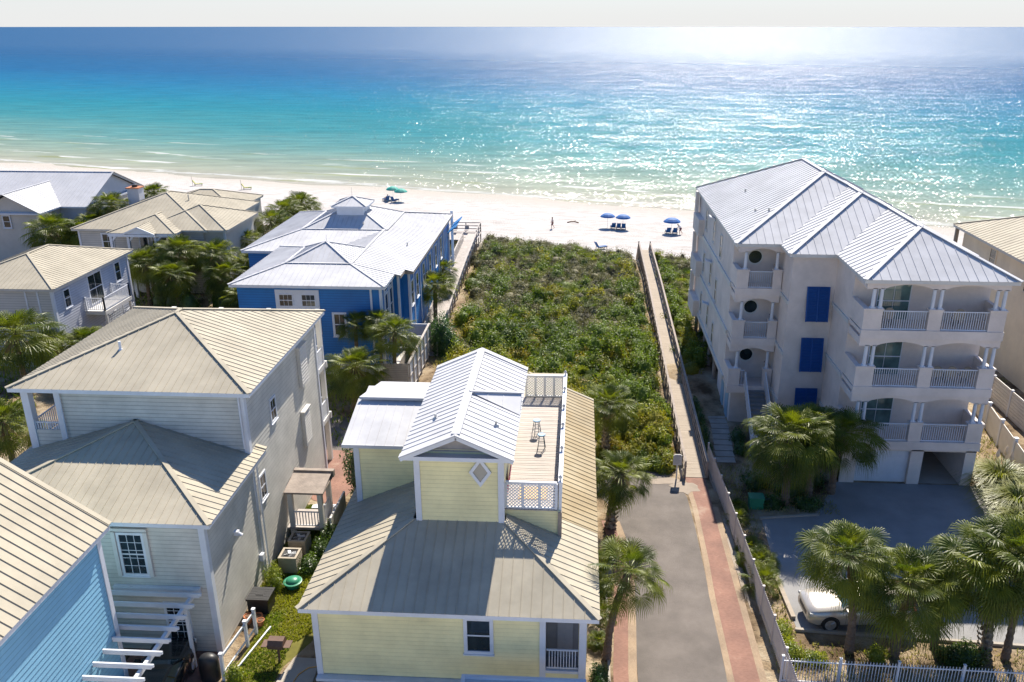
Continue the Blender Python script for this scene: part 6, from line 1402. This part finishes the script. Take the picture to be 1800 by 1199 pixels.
# people: one skinned body each, clothes and hair as children
def person(label, loc, rz, J, clothes, group=None, seat=False):
    """J: joint name -> (x, y, z, radius)"""
    E_ = [('pelvis', 'waist'), ('waist', 'chest'), ('chest', 'neck'), ('neck', 'head'), ('head', 'crown'), ('chest', 'shl'), ('chest', 'shr'), ('shl', 'ell'), ('ell', 'wrl'), ('wrl', 'hal'), ('shr', 'elr'), ('elr', 'wrr'), ('wrr', 'har'),
          ('pelvis', 'hil'), ('hil', 'knl'), ('knl', 'anl'), ('anl', 'tol'), ('pelvis', 'hir'), ('hir', 'knr'), ('knr', 'anr'), ('anr', 'tor')]
    def skin(name, nodes, edges, mt, grow=0):
        me = bpy.data.meshes.new(name); ix = {k: i for i, k in enumerate(nodes)}
        me.from_pydata([J[k][:3] for k in nodes], [(ix[a], ix[b]) for a, b in edges], [])
        me.materials.append(M[mt]); o = bpy.data.objects.new(name, me); COL.objects.link(o); m_ = o.modifiers.new('skin', 'SKIN'); me.skin_vertices or None
        for k in nodes: sv_ = me.skin_vertices[0].data[ix[k]]; sv_.radius = (J[k][3] + grow,) * 2; sv_.use_root = (k == nodes[0])
        o.modifiers.new('sub', 'SUBSURF').levels = 1; o.modifiers['sub'].render_levels = 2; return o
    b = skin('person', list(dict.fromkeys(x for e in E_ for x in e)), E_, 'skin')
    for nm, nodes, mt, gr in clothes:
        ed = [e for e in E_ if e[0] in nodes and e[1] in nodes]; c = skin(nm, nodes, ed, mt, gr); c.parent = b
    h = J['crown']; mb = MB(); mb.lathe((h[0], h[1] + 0, h[2] - .10), [(.085, -.03), (.10, .03), (.09, .10), (.05, .15)], 10); hr = mb.build('hair', 'hair'); hr.parent = b
    nz = J['head']; mb = MB(); d = -1; mb.ob((nz[0], nz[1] + .10, nz[2] + .01), (.013, 0, 0), (0, .02, 0), (0, 0, .03)); no_ = mb.build('nose', 'skin'); no_.parent = b
    for s in (-1, 1):
        mb = MB(); mb.ob((nz[0] + s * .035, nz[1] + .092, nz[2] + .045), (.012, 0, 0), (0, .005, 0), (0, 0, .007)); e_ = mb.build('eye', 'black'); e_.parent = b
    for side in ('hal', 'har'):   # fingers
        x, y, z = J[side][:3]; w = J['wr' + side[2]]; dv = (V((x, y, z)) - V(w[:3])).normalized(); sd = dv.cross(V((1, 0, .2))).normalized(); mb = MB()
        for k in range(4): mb.tube(V((x, y, z)) + sd * (k - 1.5) * .02, V((x, y, z)) + sd * (k - 1.5) * .022 + dv * (.07 - .008 * abs(k - 1.3)) + V((.01, 0, 0)), .009, .007, 6)
        mb.tube(V((x, y, z)) - sd * .03 - dv * .03, V((x, y, z)) - sd * .065 + dv * .02, .011, .008, 6); f_ = mb.build('fingers', 'skin'); f_.parent = b
    b.location = loc; b.rotation_euler = (0, 0, rz); return tag(b, label, 'person', group)
WALK = dict(pelvis=(0, 0, .95, .13), waist=(0, .01, 1.10, .13), chest=(0, .02, 1.32, .15), neck=(0, .03, 1.50, .055), head=(0, .04, 1.60, .085), crown=(0, .03, 1.70, .085), shl=(-.19, .02, 1.40, .06), shr=(.19, .02, 1.40, .06), ell=(-.25, -.10, 1.14, .045), wrl=(-.24, .0, .92, .03), hal=(-.24, .04, .85, .032),
            elr=(.25, .08, 1.14, .045), wrr=(.23, .24, .95, .03), har=(.23, .29, .90, .032), hil=(-.10, 0, .88, .095), knl=(-.11, .20, .52, .062), anl=(-.11, .12, .09, .042), tol=(-.12, .26, .04, .035), hir=(.10, 0, .88, .095), knr=(.11, -.05, .50, .062), anr=(.11, -.32, .13, .042), tor=(.12, -.22, .04, .035))
def garb(shirt, short): return [('shirt', ['chest', 'waist', 'pelvis', 'shl', 'shr', 'ell', 'elr'], shirt, .022), ('shorts', ['pelvis', 'hil', 'hir', 'knl', 'knr'], short, .024)]
person('person in a pale top and dark shorts walking along the beach', (-3.9, 125.6, zg1(-3.9, 125.6) + .0), R(100), WALK, garb('cloth', 'shorts'))
BEND = {k: tuple(v) for k, v in WALK.items()}
for k, dz in (('waist', (.0, .06, -.02)), ('chest', (0, .20, -.10)), ('neck', (0, .30, -.14)), ('head', (0, .36, -.18)), ('crown', (0, .42, -.20)), ('shl', (0, .2, -.12)), ('shr', (0, .2, -.12)), ('ell', (0, .36, -.14)), ('elr', (0, .3, -.16)), ('wrl', (0, .4, -.1)), ('wrr', (0, .3, -.16)), ('hal', (0, .42, -.1)), ('har', (0, .32, -.16))):
    x, y, z, r_ = BEND[k]; BEND[k] = (x + dz[0], y + dz[1], z + dz[2], r_)
person('person in a white top leaning beside the lone blue umbrella', (15.1, 123.2, zg1(15.1, 123.2)), R(95), BEND, garb('white', 'shorts'))
SIT = dict(pelvis=(0, -.25, .52, .13), waist=(0, -.33, .64, .13), chest=(0, -.48, .88, .15), neck=(0, -.55, 1.06, .055), head=(0, -.56, 1.16, .085), crown=(0, -.57, 1.26, .085), shl=(-.19, -.5, .96, .06), shr=(.19, -.5, .96, .06), ell=(-.26, -.3, .76, .045), wrl=(-.22, -.05, .68, .03), hal=(-.2, .02, .67, .032),
           elr=(.26, -.3, .76, .045), wrr=(.22, -.05, .68, .03), har=(.2, .02, .67, .032), hil=(-.1, -.2, .52, .095), knl=(-.13, .25, .66, .062), anl=(-.12, .62, .48, .042), tol=(-.12, .72, .55, .035), hir=(.1, -.2, .52, .095), knr=(.13, .25, .62, .062), anr=(.12, .65, .48, .042), tor=(.12, .75, .55, .035))
person('person in dark swimwear reclining on a lounger by the green umbrellas', (-33.9, 146.2, zg1(-33.9, 146.2)), R(40), SIT, garb('shorts', 'shorts'))

# balcony furniture on the stucco building
def bchair(x, y, z, label, mt='acmetal'):
    T = thing('balcony_chair', label, 'chair', (x, y, z), 'balcony chairs on the stucco building')
    mb = MB(); mb.box(x - .26, x + .26, y - .25, y + .25, z + .38, z + .45); mb.build('seat', mt, T)
    mb = MB(); n = 10
    pts = [(x + .30 * math.cos(math.pi * k / n), y - .27, z + .62 + .42 * math.sin(math.pi * k / n)) for k in range(n + 1)]
    mb.poly(pts + [(x - .28, y - .25, z + .45), (x + .28, y - .25, z + .45)]); mb.path(pts, .025, 5); mb.build('backrest', mt, T)
    for sx in (-.22, .22):
        for sy in (-.2, .2): mb = MB(); mb.box(x + sx - .02, x + sx + .02, y + sy - .02, y + sy + .02, z, z + .38); mb.build('leg', 'darkmetal', T)
for x, lb in ((20.3, 'left'), (21.1, 'middle'), (21.95, 'right')): bchair(x, 45.2, 6.1, lb + ' one of three round-backed chairs on the second-floor right balcony')
for x, lb in ((17.2, 'tan chair by the glass door on the top-floor balcony'), (21.0, 'lone tan chair on the right half of the top-floor balcony')): bchair(x, 45.3, 9.45, lb)

shrub('garden_shrub', 'mass of rounded shrubs under the palms left of the royal blue house', 'shrub', [(-31.5 - k * 1.9, 72.6 + 1.6 * math.sin(k * 2.1), .2, 1.5, 1.4, 2.6 + .5 * math.sin(k)) for k in range(6)] + [(-31.2, 78 + k * 3.2, .2, 1.4, 1.5, 2.5) for k in range(6)], 'shrub', 700, .10, 41)
shrub('garden_shrub', 'dark shrubs between the pale grey house and the tan-roofed house', 'shrub', [(-54.6, 86.5, .2, 1.6, 1.4, 3.2), (-52.4, 88.5, .2, 1.5, 1.4, 3.4), (-52.2, 94.5, .2, 1.4, 1.5, 3.6), (-57, 84.0, .1, 1.2, 1.2, 2.4)], 'shrub', 900, .10, 42)
shrub('garden_shrub', 'bushes at the seaward end of the palms behind the blue roof', 'shrub', [(-35.2, 95, .2, 1.4, 1.6, 2.6), (-34.8, 99.5, .1, 1.5, 1.6, 2.6), (-33.6, 103.6, 0, 1.5, 1.4, 2.0)], 'shrub', 900, .10, 43)
